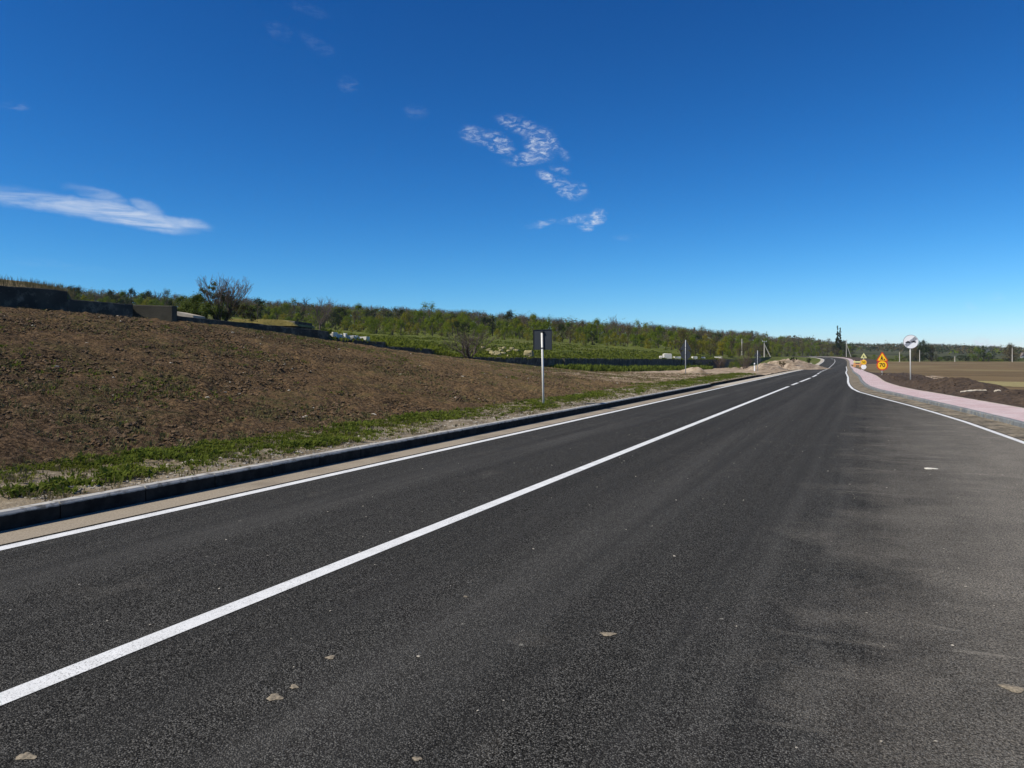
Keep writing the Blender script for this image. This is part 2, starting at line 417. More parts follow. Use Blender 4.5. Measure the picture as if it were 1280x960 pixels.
# dense resample
ss = np.concatenate([np.arange(-38, 70, .5), np.arange(70, SST[-1], 1.5)])
def res(col): return np.interp(ss, SST, col)
AX, AY, AZ = res(AL[:, 0]), res(AL[:, 1]), res(AL[:, 2]); NX, NY = res(NRM[:, 0]), res(NRM[:, 1])
def strip(name, o0, o1, z, mat, n=2, s0=-1e9, s1=1e9, zf=None, smooth=True):
    k = (ss >= s0) & (ss <= s1)
    o0 = np.broadcast_to(o0, ss.shape)[k]; o1 = np.broadcast_to(o1, ss.shape)[k]
    t = np.linspace(0, 1, n)[None, :]
    O = o0[:, None] * (1 - t) + o1[:, None] * t
    X = AX[k][:, None] + NX[k][:, None] * O; Y = AY[k][:, None] + NY[k][:, None] * O
    Z = np.broadcast_to(AZ[k][:, None], X.shape) + z
    if zf is not None: Z = Z + zf(X, Y, O, ss[k][:, None], t)
    return gridobj(name, X, Y, Z, mat, smooth, flip=True)
def sweep(name, offs, prof, mat, s0, s1, parent=None):    # closed profile [(do, z)] swept along the road at offset offs
    k = np.where((ss >= s0) & (ss <= s1))[0]
    offs = np.broadcast_to(offs, ss.shape)
    V = []; Fc = []; n = len(prof)
    for i in k:
        for do, z in prof:
            o = offs[i] + do
            V.append((AX[i] + NX[i] * o, AY[i] + NY[i] * o, AZ[i] + z))
    for a in range(len(k) - 1):
        for j in range(n):
            jj = (j + 1) % n
            Fc.append((a * n + j, a * n + jj, (a + 1) * n + jj, (a + 1) * n + j))
    Fc.append(tuple(range(n))); e = (len(k) - 1) * n; Fc.append(tuple(e + j for j in range(n - 1, -1, -1)))
    return obj(name, V, Fc, mat, parent)

LANE = 2.93
lineR = np.interp(ss, [-38, 0, 10, 17.2, 21.7, 25, 28.2, 33, 37.5, 41, 45, 51, 58, 67, 78, 89, 110, 150, 400], [7.9, 7.4, 7.0, 6.42, 5.96, 5.5, 5.0, 4.15, 3.42, 3.10, 2.90, 2.68, 2.52, 2.42, 2.48, 2.60, 2.78, 2.9, 2.9])
gapR = np.interp(ss, [-38, 20, 23, 28, 34, 42, 60, 98, 400], [.72, .68, .62, .60, .66, .58, .60, .55, .45])
kerbR = lineR + .07 + gapR
padW = np.interp(ss, [-38, 20, 28, 34, 40, 48, 90, 400], [1.7, 1.62, 1.5, 1.42, 1.28, 1.05, 1.05, 1.1])
tag(strip('road', -3.22, lineR + .42, 0.0, M['asphalt'], 12), 'new dark asphalt road running ahead and bending left', 'road', kind='structure')
tag(strip('edge_line', -LANE - .07, -LANE + .07, .004, M['paint']), 'white edge line along the left kerb', 'road marking', kind='structure')
tag(strip('edge_line', lineR - .06, lineR + .06, .004, M['paint'], s1=168), 'white edge line along the right grit strip', 'road marking', kind='structure')
CLW = .072
tag(strip('centre_line', -CLW, CLW, .004, M['paint'], s1=42.6), 'solid white centre line on the near road', 'road marking', kind='structure')
sdash = [(44.2, 48.6), (49.9, 59.4), (61.6, 72)] + [(a, a + 9) for a in np.arange(75.5, 330, 12)]
for a, b in sdash:
    tag(strip('centre_dash', -.08, .08, .004, M['paint'], s0=a, s1=b), 'white dash of the broken centre line towards the bend', 'road marking', group='dashes of the broken centre line', kind='structure')
tag(strip('gutter', -3.60, -3.06, .004, M['gutter'], 3, s1=41), 'tan gutter strip between left edge line and kerb', 'gutter', kind='structure')
tag(strip('edge_strip', -3.85, -3.04, .006, M['pale_concrete'], 3, s0=41, s1=290), 'pale flush concrete strip beside the left edge line', 'kerb', kind='structure')
# left kerb with stone joints
K = [(-.0, -.15), (.0, .165), (-.02, .19), (-.13, .19), (-.15, .17), (-.15, -.15)]
K = [(.0, -.15), (-.15, -.15), (-.15, .17), (-.135, .185), (-.02, .185), (.0, .165)]
kb = None
k0 = -20.0
kv = MB()
while k0 < 39.5:
    L = .985
    y0, y1 = k0, k0 + L
    dz = random.uniform(-.003, .003); dx = random.uniform(-.003, .003)
    prof = [(.0, -.15), (-.15, -.15), (-.15, .165), (-.135, .18), (-.022, .18), (.0, .158)]
    V = [(-3.76 - 3.58 + a + dx, y, b + dz) for y in (y0, y1) for a, b in prof]
    n = len(prof)
    kv.add(V, [(j, n + j, n + (j + 1) % n, (j + 1) % n) for j in range(n)] + [tuple(range(n)), tuple(range(2 * n - 1, n - 1, -1))])
    k0 += 1.0
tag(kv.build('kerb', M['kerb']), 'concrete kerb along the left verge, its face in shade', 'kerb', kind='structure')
# right: grit strip, kerb, pavement, back edging
def gz(X, Y, O, s, t): return .012 + .02 * (fbm(X * 3, Y * 3, 4, 21) + .3) * np.sin(np.pi * np.clip(t, 0.05, .95)) + .028 * t
tag(strip('grit_strip', lineR + .09, kerbR + .01, 0, M['grit'], 7, zf=gz, s1=300), 'sandy grit left between right edge line and kerb', 'grit', kind='structure')
tag(sweep('kerb', kerbR, [(.0, -.15), (.0, .13), (.015, .15), (.135, .15), (.15, .13), (.15, -.15)], M['kerb_grey'], -30, 290), 'blue grey kerb edging the pink pavement', 'kerb', kind='structure')
tag(strip('pavement', kerbR + .153, kerbR + .15 + padW, .146, M['paver'], 8, s1=290), 'pink paved footway curving along the right side', 'pavement', kind='structure')
tag(sweep('edging', kerbR + .153 + padW, [(.0, -.15), (.0, .15), (.06, .15), (.06, -.15)], M['pale_concrete'], -30, 290), 'thin pale edging behind the pink pavement', 'edging', kind='structure')

# ------------------------------------------------------------------ left: soil slope, verge, wall line
WB = [(-300, 330), (0, 384), (84, 390), (165, 397), (217, 402), (300, 411), (410, 428.5), (480, 437.5), (540, 446), (600, 452), (690, 464.5), (760, 464.5), (850, 462.5), (930, 458)]
wy = []; wz = []
for u, v in WB:
    d = dwall(u); x, y = at(u, d); wy.append(y); wz.append(hz(v, d))
wy[0] = -20; wz[0] = 3.25
wy = np.array(wy); wz = np.array(wz)
def zroad(Y): return np.interp(Y, AY[:150] if False else AL[:140, 1], AL[:140, 2])
def slope_z(X, Y):
    zb = np.interp(Y, wy, wz); zt = zroad(Y) + .15
    # foot of the slope creeps out to the left beyond the first sign
    foot = np.interp(Y, [-20, 30, 45, 60], [-9.3, -9.5, -12.0, -15.0])
    t = np.clip((foot - X) / (foot - WX), 0, 1)
    p = .55 * t + .45 * sstep(t)
    z = zt + (zb - zt) * p
    return z
def build_slope():
    ys = np.concatenate([np.arange(-14, 4, .16), np.arange(4, 28, .075), np.arange(28, 64, .14)]); xs = np.concatenate([np.arange(-24.25, -15, .085), np.arange(-15, -9.2, .06)])
    X, Y = np.meshgrid(xs, ys, indexing='ij')
    X = X + vnoise(X * 9, Y * 9, 3) * .05; Y = Y + vnoise(X * 9, Y * 9, 4) * .04
    amp = np.interp(Y, [0, 20, 50, 64], [1, .95, .55, .4])
    fade = sstep((-9.3 - X) / .9)
    Z = slope_z(X, Y) + amp * fade * (.16 * fbm(X * .45, Y * .45, 3, 1) + .10 * fbm(X * 2.2, Y * 2.2, 5, 9) + .10 * np.abs(fbm(X * 5, Y * 5, 3, 17)) + .045 * vnoise(X * 6, Y * 11, 23))
    Z = Z + fade * amp * .05 * np.sin((X * .75 + Y * .25 + fbm(X * .6, Y * .6, 2, 5) * 2.0) * 5.0) * (vnoise(X * .3, Y * .3, 31) + .4)
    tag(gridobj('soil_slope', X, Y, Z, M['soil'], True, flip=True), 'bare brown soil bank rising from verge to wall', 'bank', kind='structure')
build_slope()
def verge_z(X, Y):
    t = np.clip((-7.47 - X) / 2.3, 0, 1)
    return zroad(Y) + .155 + .05 * t + .05 * fbm(X * 3, Y * 3, 4, 41) * np.clip(t * 6, 0, 1)
xs = np.arange(-9.95, -7.48, .06); ys = np.arange(-14, 64, .12)
X, Y = np.meshgrid(xs, ys, indexing='ij')
M['verge'] = mottled('verge_earth', (.24, .195, .13), (.13, .10, .06), 1.6, .95, .9, 24, .03, c=(.34, .29, .21), cscale=8)
Xr = np.where(Y > 41, X, X)
tag(gridobj('verge', X, Y, verge_z(X, Y), M['verge'], True, flip=True), 'earth verge behind the left kerb', 'verge', kind='structure')
# pale dirt ground and track beyond the slope, out to the bend
def dirt_z(X, Y):
    zb = np.interp(Y, wy, wz); zr = zroad(Y)
    t = np.clip((-9.2 - X) / (24 - 9.2), 0, 1)
    return zr + .08 + (zb - zr - .08) * sstep((t - .3) / .7) + .10 * fbm(X * .5, Y * .4, 4, 55)
xs = np.concatenate([np.arange(-24.25, -7.6, .3), [-7.45]]); ys = np.arange(38, 172, .7)
X, Y = np.meshgrid(xs, ys, indexing='ij')
cl = np.interp(Y, AL[:, 1][:140], AL[:, 0][:140] + 3.76)
cl = np.where(Y > 60, cl, 0)
t_ = (X + 24.25) / (24.25 - 7.45)
X = X + cl * t_
Z = dirt_z(X - cl * t_, Y)
Z = np.where(Y < 62, np.minimum(Z, slope_z(X, Y) - .0) - .03 * (Y < 44), Z)
tag(gridobj('dirt_track', X, Y, Z, M['dirt'], True, flip=True), 'pale dirt track between left road edge and old wall', 'track', kind='structure')
def mound(name, u, d, hx, hy, h, mat, label, cat, seed, yaw=0., n=46, kind='structure', zb=None, power=1.0):
    cx, cy = at(u, d)
    a = np.linspace(-1.05, 1.05, n); A, B = np.meshgrid(a, a, indexing='ij')
    r = np.sqrt(A ** 2 + B ** 2) + .18 * fbm(A * 2 + seed, B * 2, 3, seed)
    Z = h * sstep(np.clip(1.02 - r, 0, 1)) ** power * (1 + .5 * fbm(A * 3, B * 3, 4, seed + 3)) + .06 * h * fbm(A * 12, B * 12, 3, seed + 5) - .06
    Z = np.where(r > 1.0, -.12, Z)
    X = A * hx; Y = B * hy
    c, s = math.cos(yaw), math.sin(yaw)
    z0 = zb if zb is not None else float(zroad(cy))
    return tag(gridobj(name, cx + X * c - Y * s, cy + X * s + Y * c, z0 + Z, mat, True), label, cat, kind=kind)
mound('dirt_mound', 985, 122, 6.4, 17, 1.75, M['dirt'], 'pale dirt heap with a track over it beside the bend', 'heap', 61)
mound('dirt_mound', 955, 100, 3.2, 10, .9, M['dirt'], 'low pale dirt heap behind the round sign backs', 'heap', 77)
mound('rubble_heap', 866, 70, 2.0, 2.2, .55, M['dirt'], 'small heap of pale rubble behind the second pole', 'heap', 81)
tag(strip('roadside', -3.8, -34, -.02, M['hill'], 30, s0=150, s1=345, zf=lambda X, Y, O, s, t: .25 * fbm(X * .2, Y * .2, 4, 66) * t - .03), 'rough green ground inside the bend', 'ground', kind='structure')
# concrete drain channel at the inside of the bend
tag(strip('drain_channel', -5.5, -4.9, .10, M['pale_concrete'], 3, s0=112, s1=205), 'pale concrete drain curb inside the bend', 'drain', kind='structure')
# ------------------------------------------------------------------ hills (polar sheet starting at the wall and at the far field edge)
def tab(us, vs): return lambda u: np.interp(u, us, vs)
tops_seg = [(-420, 84, 358.0, 363.5, -.0), (84.5, 166, 374.0, 380.5, 0), (218, 411, 394, 414, 0), (412, 482, 423, 427.5, 0), (482.5, 542, 433, 436.5, 0), (568, 703, 446, 447.8, 0), (706, 851, 447.8, 449, 0), (853, 918, 449.5, 449, 0)]
su = [-800, 0, 84, 88, 166, 217, 218, 411, 413, 482, 484, 542, 546, 568, 703, 851, 925, 962, 1000, 1500]
sv = [0, 358, 363.5, 374, 380.5, 386, 394, 414, 423, 427.5, 433, 436.5, 441, 446, 447.8, 449, 449, 446, 446, 446]
dS = lambda u: np.where(u < 935, dwall(np.minimum(u, 935), -24.16), np.interp(u, [935, 962, 1000, 1060, 1100, 2500], [167, 250, 300, 315, 262, 262]))
def zS(u):
    d = dS(u)
    z = hz(np.interp(u, su, sv), d) - .10
    z = np.where(u < 0, 3.62, z)
    return np.where(u > 962, np.interp(u, [962, 1000, 1060, 1100, 2500], [.6, .9, .6, -.55, -.55]), z)
lev = [
    (lambda u: dS(u) + np.interp(u, [-300, 90, 900, 935, 2500], [9, 9, 14, 20, 20]),
     tab([-300, 0, 40, 70, 84, 90, 200, 300, 400, 450, 500, 560, 600, 700, 800, 900, 935, 962, 1000, 1060, 1100, 2500], [350, 350, 354, 360, 364, 376, 389, 398, 413, 423, 430, 438, 441, 442.5, 444.5, 446, 446, 443.5, 443, 444, 451, 451])),
    (lambda u: np.interp(u, [800, 880, 935, 962, 1100, 2500], [150, 165, 230, 320, 380, 380]),
     tab([-300, 0, 200, 400, 500, 600, 700, 800, 900, 960, 1000, 1060, 1300, 2500], [372, 380, 398, 417, 420.5, 422.5, 429, 435.5, 441, 441.5, 442, 442.5, 448.5, 448.5])),
    (lambda u: np.interp(u, [800, 960, 1060, 2500], [400, 520, 850, 900]),
     tab([-300, 0, 100, 200, 330, 500, 600, 700, 800, 900, 960, 1010, 1060, 1300, 2500], [340, 364, 377, 383, 389, 398.5, 404, 413.5, 420, 424, 426, 429, 436, 441, 441])),
    (lambda u: np.interp(u, [900, 1060, 2500], [700, 1500, 1600]),
     tab([-300, 600, 900, 1000, 1060, 1120, 1180, 1240, 1300, 2500], [420, 420, 432, 433, 434.0, 433.5, 434.5, 437, 439, 439])),
    (lambda u: 0 * u + 2600, tab([0, 1000, 1060, 1130, 1180, 1240, 1300, 2500], [437, 435, 434, 432.5, 433, 435.5, 438, 438])),
    (lambda u: 0 * u + 3000, tab([0, 2500], [440, 440])),
]
def hill_col(u):
    ds = [dS(u)]; zs = [zS(u)]
    for fd_, fv in lev:
        d = fd_(u); ds.append(d); zs.append(hz(fv(u), d))
    return np.array(ds, float), np.array(zs, float)
def hill_z(u, d):
    ds, zs = hill_col(np.float64(u)); return float(np.interp(d, ds, zs))
def build_hills():
    th = np.concatenate([np.arange(R(-72), R(-36), R(1.2)), np.arange(R(-36), R(38), R(.16)), np.arange(R(38), R(58), R(1.2))])
    th = np.sort(np.concatenate([th, [math.atan((q - CX) / F) for q in (84, 88, 217, 218, 411, 413, 482, 484, 542, 546, 568)]]))
    U = CX + F * np.tan(th)
    sub = [10, 26, 34, 20, 10, 8]
    V = []
    for u in U:
        ds, zs = hill_col(np.float64(u))
        row = []
        for k in range(6):
            for j in range(sub[k]):
                t = j / sub[k]
                row.append((ds[k] * (1 - t) + ds[k + 1] * t, zs[k] * (1 - t) + zs[k + 1] * t))
        row.append((ds[-1], zs[-1]))
        row[0] = (row[0][0], row[0][1] - 3.0); row[1] = (ds[0] + .03, zs[0])
        V.append(row)
    V = np.array(V); D = V[:, :, 0]; Z = V[:, :, 1]
    # soften knees
    for _ in range(2):
        Z[:, 3:-1] = .25 * Z[:, 2:-2] + .5 * Z[:, 3:-1] + .25 * Z[:, 4:]
    r = (U[:, None] - CX) / F * D
    X = r * cY - D * sY; Y = D * cY + r * sY
    ramp = sstep((D - D[:, :1] - 2) / 30)
    Z = Z + ramp * (.6 * fbm(X * .05, Y * .05, 4, 71) + .25 * fbm(X * .4, Y * .4, 3, 72)) * np.where(U[:, None] < 935, 1, .3)
    tag(gridobj('hillside', X, Y, Z, M['hill'], True, flip=True), 'green meadow rising to the wooded hills', 'hill', kind='structure')
build_hills()
# base ground out to the horizon
th = np.linspace(0, 2 * math.pi, 97); rr = np.array([0.5, 20, 60, 150, 400, 1200, 2400, 3600])
X = rr[None, :] * np.cos(th)[:, None]; Y = rr[None, :] * np.sin(th)[:, None]
tag(gridobj('ground', X, Y, X * 0 - 1.3, M['ground'], True, flip=True), 'open ground beneath the fields and road', 'ground', kind='structure')

# ------------------------------------------------------------------ right: soil strip with mounds, field
RP = [(1092, 465, 55), (1110, 470, 46), (1125, 474.5, 41), (1139, 475, 38.5), (1150, 474, 37), (1161, 473, 35.6), (1172, 475.6, 34.5), (1186, 472.5, 33), (1201, 473.6, 31.6), (1220, 477.5, 30), (1232, 482, 29), (1245, 486, 28), (1257, 488, 27), (1280, 489, 25.3), (1330, 490, 22.5), (1420, 500, 19)]
rx = []
for u, v, d in RP:
    x, y = at(u, d); rx.append((x, y, max(hz(v, d), .05)))
rx = np.array(rx)
def mound_z(X, Y):
    best = np.full(X.shape, 1e9); h = np.zeros(X.shape)
    for i in range(len(rx) - 1):
        a, b = rx[i], rx[i + 1]; dx, dy = b[0] - a[0], b[1] - a[1]; L2 = dx * dx + dy * dy
        t = np.clip(((X - a[0]) * dx + (Y - a[1]) * dy) / L2, 0, 1)
        q = np.hypot(X - a[0] - t * dx, Y - a[1] - t * dy)
        m = q < best; best = np.where(m, q, best); h = np.where(m, a[2] + t * (b[2] - a[2]), h)
    return h * np.exp(-(best / 1.25) ** 2)
def soil_zf(X, Y, O, s, t):
    rough = .11 * fbm(X * 1.3, Y * 1.3, 4, 91) + .03 * fbm(X * 6, Y * 6, 3, 95)
    return .13 - .28 * sstep((t - .72) / .28) - .04 * sstep(t * 5) + (mound_z(X, Y) * .92 - .08 + rough * (1 + 1.2 * mound_z(X, Y))) * sstep(t * 7)
oW = np.interp(ss, [-38, 20, 45, 60, 100, 300], [4.6, 4.5, 4.2, 4.6, 6.5, 8.0])
ss_save = ss.copy()
ss_f = np.concatenate([np.arange(-20, 75, .14), np.arange(75, 300, 1.0)])
def restation(new):
    global ss, AX, AY, AZ, NX, NY
    ss = new; AX, AY, AZ = res(AL[:, 0]), res(AL[:, 1]), res(AL[:, 2]); NX, NY = res(NRM[:, 0]), res(NRM[:, 1])
kR, pW, oWf = [np.interp(ss_f, ss, q) for q in (kerbR, padW, oW)]
restation(ss_f)
tag(strip('soil_strip', kR + pW + .21, kR + pW + oWf, 0, M['mound'], 90, zf=soil_zf), 'dark dug soil heaped behind the pink pavement', 'soil', kind='structure')
tag(strip('field_track', kR + pW + oWf - .9, kR + pW + oWf + .5, .02, M['dirt'], 5, s0=42, s1=150, zf=lambda X, Y, O, s, t: -.07 + .05 * fbm(X, Y, 3, 5)), 'pale dirt track between heaped soil and field', 'track', kind='structure')
restation(ss_save)
def field_z(X, Y): return np.interp(np.hypot(X, Y), [20, 60, 140, 280], [-.02, -.08, -.35, -.56])
th = np.concatenate([np.arange(math.atan((1064 - CX) / F), R(38), R(.25)), np.arange(R(38), R(66), R(1.5))])
U = CX + F * np.tan(th)
dd = np.concatenate([np.arange(16, 60, .6), np.arange(60, 266, 2.5)])
D, UU = np.meshgrid(dd, U, indexing='ij'); D = np.where(UU < 1200, np.maximum(D, np.interp(UU, [1064, 1085, 1130, 1200], [150, 60, 36, 20])), D)
r = (UU - CX) / F * D; X = r * cY - D * sY; Y = D * cY + r * sY
tag(gridobj('field', X, Y, field_z(X, Y) + .03 * fbm(X * .8, Y * .8, 3, 99), M['field'], True), 'wide brown ploughed field on the right', 'field', kind='structure')
# straw coloured grass patch beside the heap
xq, yq = at(1296, 44)
M['strawgrass'] = mottled('straw_grass', (.30, .25, .095), (.21, .175, .070), .8, .95, .8, 12, .05, c=(.36, .31, .15), cscale=2)
X_, Y_ = np.meshgrid(np.linspace(-1, 1, 50), np.linspace(-1, 1, 40), indexing='ij')
rr_ = np.hypot(X_, Y_) + .3 * fbm(X_ * 2, Y_ * 2, 4, 103)
px, py = xq + X_ * 3.9 * cY - Y_ * 7.0 * sY, yq + Y_ * 7.0 * cY + X_ * 3.9 * sY
tag(gridobj('dry_grass_patch', px, py, field_z(px, py) + .05 * sstep((1 - rr_) * 6) - .03, M['strawgrass'], True), 'straw coloured grass patch at the near field edge', 'grass', kind='structure')

# ------------------------------------------------------------------ walls
def wall(u0, u1, v0, v1, label, mat, th=.28, X=WX, notch=False):
    d0, d1 = dwall(u0, X), dwall(u1, X)
    (x0, y0), (x1, y1) = at(u0, d0), at(u1, d1)
    z0, z1 = hz(v0, d0), hz(v1, d1)
    if u0 < 0: z0 = z1
    n = max(6, int((y1 - y0) / .45))
    mb = MB(); cx, cy = X, (y0 + y1) / 2
    V = []; rows = []
    for i in range(n + 1):
        t = i / n; y = y0 + (y1 - y0) * t - cy
        zt = z0 + (z1 - z0) * t + random.uniform(-.018, .018)
        zb = float(np.interp(y + cy, wy, wz)) - .6
        e = .02
        j = random.uniform(-.012, .012)
        V += [(j, y, zb), (j, y, zt - .12), (j - .005, y, zt - e), (j - .025, y, zt), (-th + .03, y, zt + random.uniform(-.01, .01)), (-th, y, zt - .03), (-th, y, zb)]
    n7 = 7
    Fc = []
    for i in range(n):
        for j in range(n7):
            jj = (j + 1) % n7
            Fc.append((i * n7 + j, (i + 1) * n7 + j, (i + 1) * n7 + jj, i * n7 + jj))
    Fc.append(tuple(range(n7 - 1, -1, -1))); Fc.append(tuple(n * n7 + j for j in range(n7)))
    o = obj('concrete_wall', V, [q[::-1] for q in Fc], mat); o.location = (cx, cy, 0)
    return tag(o, label, 'wall', 'stepped retaining walls on top of the bank')
WL = ['tallest and nearest dark concrete wall, at the left end of the row', 'low dark concrete wall between the tall wall and the brown block',
      'long dark concrete wall behind the leafy bush', 'short dark concrete wall below the white limestone blocks', 'shortest dark concrete wall step at the edge of green meadow',
      'long dark wall with the bare shrub at its end, behind the square sign', 'long dark wall with thick green grass at its foot', 'overgrown far end of the dark wall behind the second sign']
for (a, b, c, d, _), lb in zip(tops_seg, WL): wall(a, b, c, d, lb, M['old_concrete'])
# brown block, turned towards the light
d = dwall(192, WX + .25); x, y = at(192, d)
w_ = 50 / F * d
blk = MB(); blk.box((0, 0, .0), (w_ * 1.02, .5, 1.3), bev=.03)
bo = blk.build('concrete_block', M['brown_concrete']); bo.location = (x, y, hz(382, d) - .65); bo.rotation_euler = (0, R(1.2), YAW + R(6))
tag(bo, 'brown concrete block standing turned in the row of walls', 'block')
d = dwall(218.5, WX + .2); x, y = at(218.5, d); p = MB(); p.tube([(0, 0, -.5), (0.01, 0, hz(385, d) - hz(403, d))], [.05, .045], 6)
po = p.build('fence_stub', M['concrete_pole']); po.location = (x, y, hz(403, d)); tag(po, 'short pale post beside the brown concrete block', 'post')

# ------------------------------------------------------------------ vegetation makers
def leaf_cloud(cl, n, size, seed, up=.3, flat=None):
    g = np.random.default_rng(seed)
    cl = np.array(cl, float)                        # clumps: x, y, z, r
    w = cl[:, 3] ** 2; pick = g.choice(len(cl), n, p=w / w.sum())
    dirs = g.normal(size=(n, 3)); dirs /= np.linalg.norm(dirs, axis=1)[:, None]
    rad = cl[pick, 3] * (g.random(n) ** .45) * (1 + .25 * g.normal(size=n).clip(-1, 1.6))
    P = cl[pick, :3] + dirs * rad[:, None]
    nrm = dirs * 1.1 + g.normal(size=(n, 3)) * .38 + np.array([0, 0, up + .35]); nrm /= np.linalg.norm(nrm, axis=1)[:, None]
    a = np.cross(nrm, g.normal(size=(n, 3))); a /= np.linalg.norm(a, axis=1)[:, None] + 1e-9
    b = np.cross(nrm, a)
    s = size * g.uniform(.5, 1.3, n)[:, None]
    V = np.stack([P - a * s * .5, P + b * s * .32 + a * s * .05, P + a * s * .55, P - b * s * .32 + a * s * .05], 1).reshape(-1, 3)
    return V, np.arange(4 * n).reshape(n, 4)
def branch(mb, p, d, L, r, depth, g, spread=.6, n=4, up=.15, tips=None, kids=(2, 4), minr=.004):
    pts = [p]; q = p.copy(); dd_ = d.copy()
    for i in range(3):
        dd_ = (dd_ + Vector((g.uniform(-1, 1), g.uniform(-1, 1), g.uniform(-.5, 1))) * .14 + Vector((0, 0, up)) * .12).normalized()
        q = q + dd_ * L / 3; pts.append(q.copy())
    mb.tube(pts, [r, r * .86, r * .72, max(r * .55, minr)], n, cap=False)
    if depth == 0:
        if tips is not None: tips.append(q.copy())
        return
    for k in range(g.randint(*kids)):
        i = g.choice([1, 2, 3, 3]); s = pts[i]
        nd = (dd_ + Vector((g.uniform(-1, 1), g.uniform(-1, 1), g.uniform(-.5, .9))) * spread).normalized()
        branch(mb, s, nd, L * g.uniform(.55, .85), max(r * .55, minr), depth - 1, g, spread, max(3, n - 1), up, tips, kids, minr)
TREES = {}
def leafy(name, seed, H, Wd, mat, leaves=900, lsize=.42, low=.15, nclump=16, shape=1.0):
    g = random.Random(seed); cl = []
    for i in range(nclump):
        t = g.random(); z = H * (low + (1 - low) * t ** .85 * .93)
        ww = Wd * .5 * math.sin(math.pi * min(.97, .12 + .85 * (z / H)) ** shape) * g.uniform(.25, .95)
        a = g.uniform(0, 6.28)
        cl.append((ww * math.cos(a), ww * math.sin(a), z, Wd * g.uniform(.10, .22)))
    V, Fc = leaf_cloud(cl, leaves, lsize, seed)
    t = MB(); t.tube([(0, 0, -.8), (.05 * H * .1, 0, H * .25), (g.uniform(-.1, .1) * Wd, g.uniform(-.1, .1) * Wd, H * .7)], [H * .022, H * .017, H * .008], 6)
    for c in cl[::2]:
        t.tube([(0, 0, H * low * 1.0), (c[0] * .5, c[1] * .5, (c[2] + H * low) * .5), c[:3]], [H * .010, H * .007, H * .003], 4, cap=False)
    return mesh('crown', V, Fc, mat), mesh('trunk', t.v, t.f, M['bark'])
def bare(name, seed, H, mat, depth=3, stems=1, spread=.6, rad=None, kids=(3, 4), up=.25, minr=.012, haze=0, hz_mat=None):
    g = random.Random(seed); mb = MB(); tips = []
    t = MB()
    r = rad or H * .02
    for s in range(stems):
        a = g.uniform(0, 6.28)
        base = Vector((g.uniform(-.1, .1), g.uniform(-.1, .1), -.3)); lean = Vector((math.cos(a) * .5 * (stems > 1), math.sin(a) * .5 * (stems > 1), 1)).normalized()
        top = base + lean * H * .3 + Vector((0, 0, .3))
        t.tube([base, (base + top) / 2, top], [r * 1.2, r, r * .85], 6)
        for k in range(g.randint(3, 4)):
            nd = (lean + Vector((g.uniform(-1, 1), g.uniform(-1, 1), g.uniform(0, .6))) * spread).normalized()
            branch(mb, base + (top - base) * g.uniform(.3, 1), nd, H * .32, r * .7, depth, g, spread, 4, up, tips, kids, minr)
    return mb, t, tips

# hillside trees: one of each kind, then copies
kinds = {}
def add_kind(key, crown, trunk, nm): kinds[key] = (crown, trunk, nm)
for i in range(4): add_kind(('green', i), *leafy('g', 100 + i, 6.0 + i * .5, 5.2 + (i % 2) * 1.2, M['leaf_green'], 1500, .30, .06, 20), 'leafy_tree')
for i in range(3): add_kind(('yellow', i), *leafy('y', 120 + i, 4.8 + i * .6, 4.6, M['leaf_yellow'], 1300, .28, .05, 18), 'leafy_tree')
for i in range(3): add_kind(('dark', i), *leafy('d', 140 + i, 7 + i * .6, 5.0, M['leaf_dark'], 1400, .34, .08, 20), 'leafy_tree')
for i in range(3): add_kind(('brown', i), *leafy('b', 160 + i, 6.4 + i * .6, 5.2, M['leaf_brown'], 1100, .26, .12, 20), 'leafy_tree')
for i in range(4):
    mb, t, tips = bare('x', 180 + i, 7.5 + i * .5, None, 3, 1, .62, .13, (3, 4), .3, .022)
    kinds[('bare', i)] = (mesh('crown', mb.v, mb.f, M['twig_far']), mesh('trunk', t.v, t.f, M['bark']), 'bare_tree')
protos = {}
def plant(key, x, y, z, sc, rz, label, group, scz=None, cat='tree'):
    if key in protos: o = copy_tree(protos[key])
    else:
        c, t, nm = kinds[key]
        o = empty(nm, (0, 0, 0)); link(bpy.data.objects.new('crown', c), o); link(bpy.data.objects.new('trunk', t), o)
        protos[key] = o
    o.location = (x, y, z); o.rotation_euler = (0, 0, rz); o.scale = (sc, sc, scz or sc)
    for k_ in ('label', 'category', 'group'):
        if k_ in o: del o[k_]
    return tag(o, label, cat, group)
LBL = {'green': 'bushy spring green tree in the wood above the meadow', 'yellow': 'yellow green budding bush at the edge of the hillside wood',
       'dark': 'dark green dense tree in the hillside wood', 'brown': 'brownish half leafed tree in the hillside wood', 'bare': 'leafless grey brown tree in the hillside wood'}
GRP = {'green': 'spring green trees of the hillside wood', 'yellow': 'yellow green bushes of the hillside wood', 'dark': 'dark green trees of the hillside wood', 'brown': 'brownish trees of the hillside wood', 'bare': 'leafless trees of the hillside wood'}
g = random.Random(77)
used = 0
def hill_place(u, d, key, sc, scz=None):
    x, y = at(u, d); z = hill_z(u, d) - .1
    plant(key, x, y, z, sc, g.uniform(0, 6.28), LBL[key[0]], GRP[key[0]], scz)
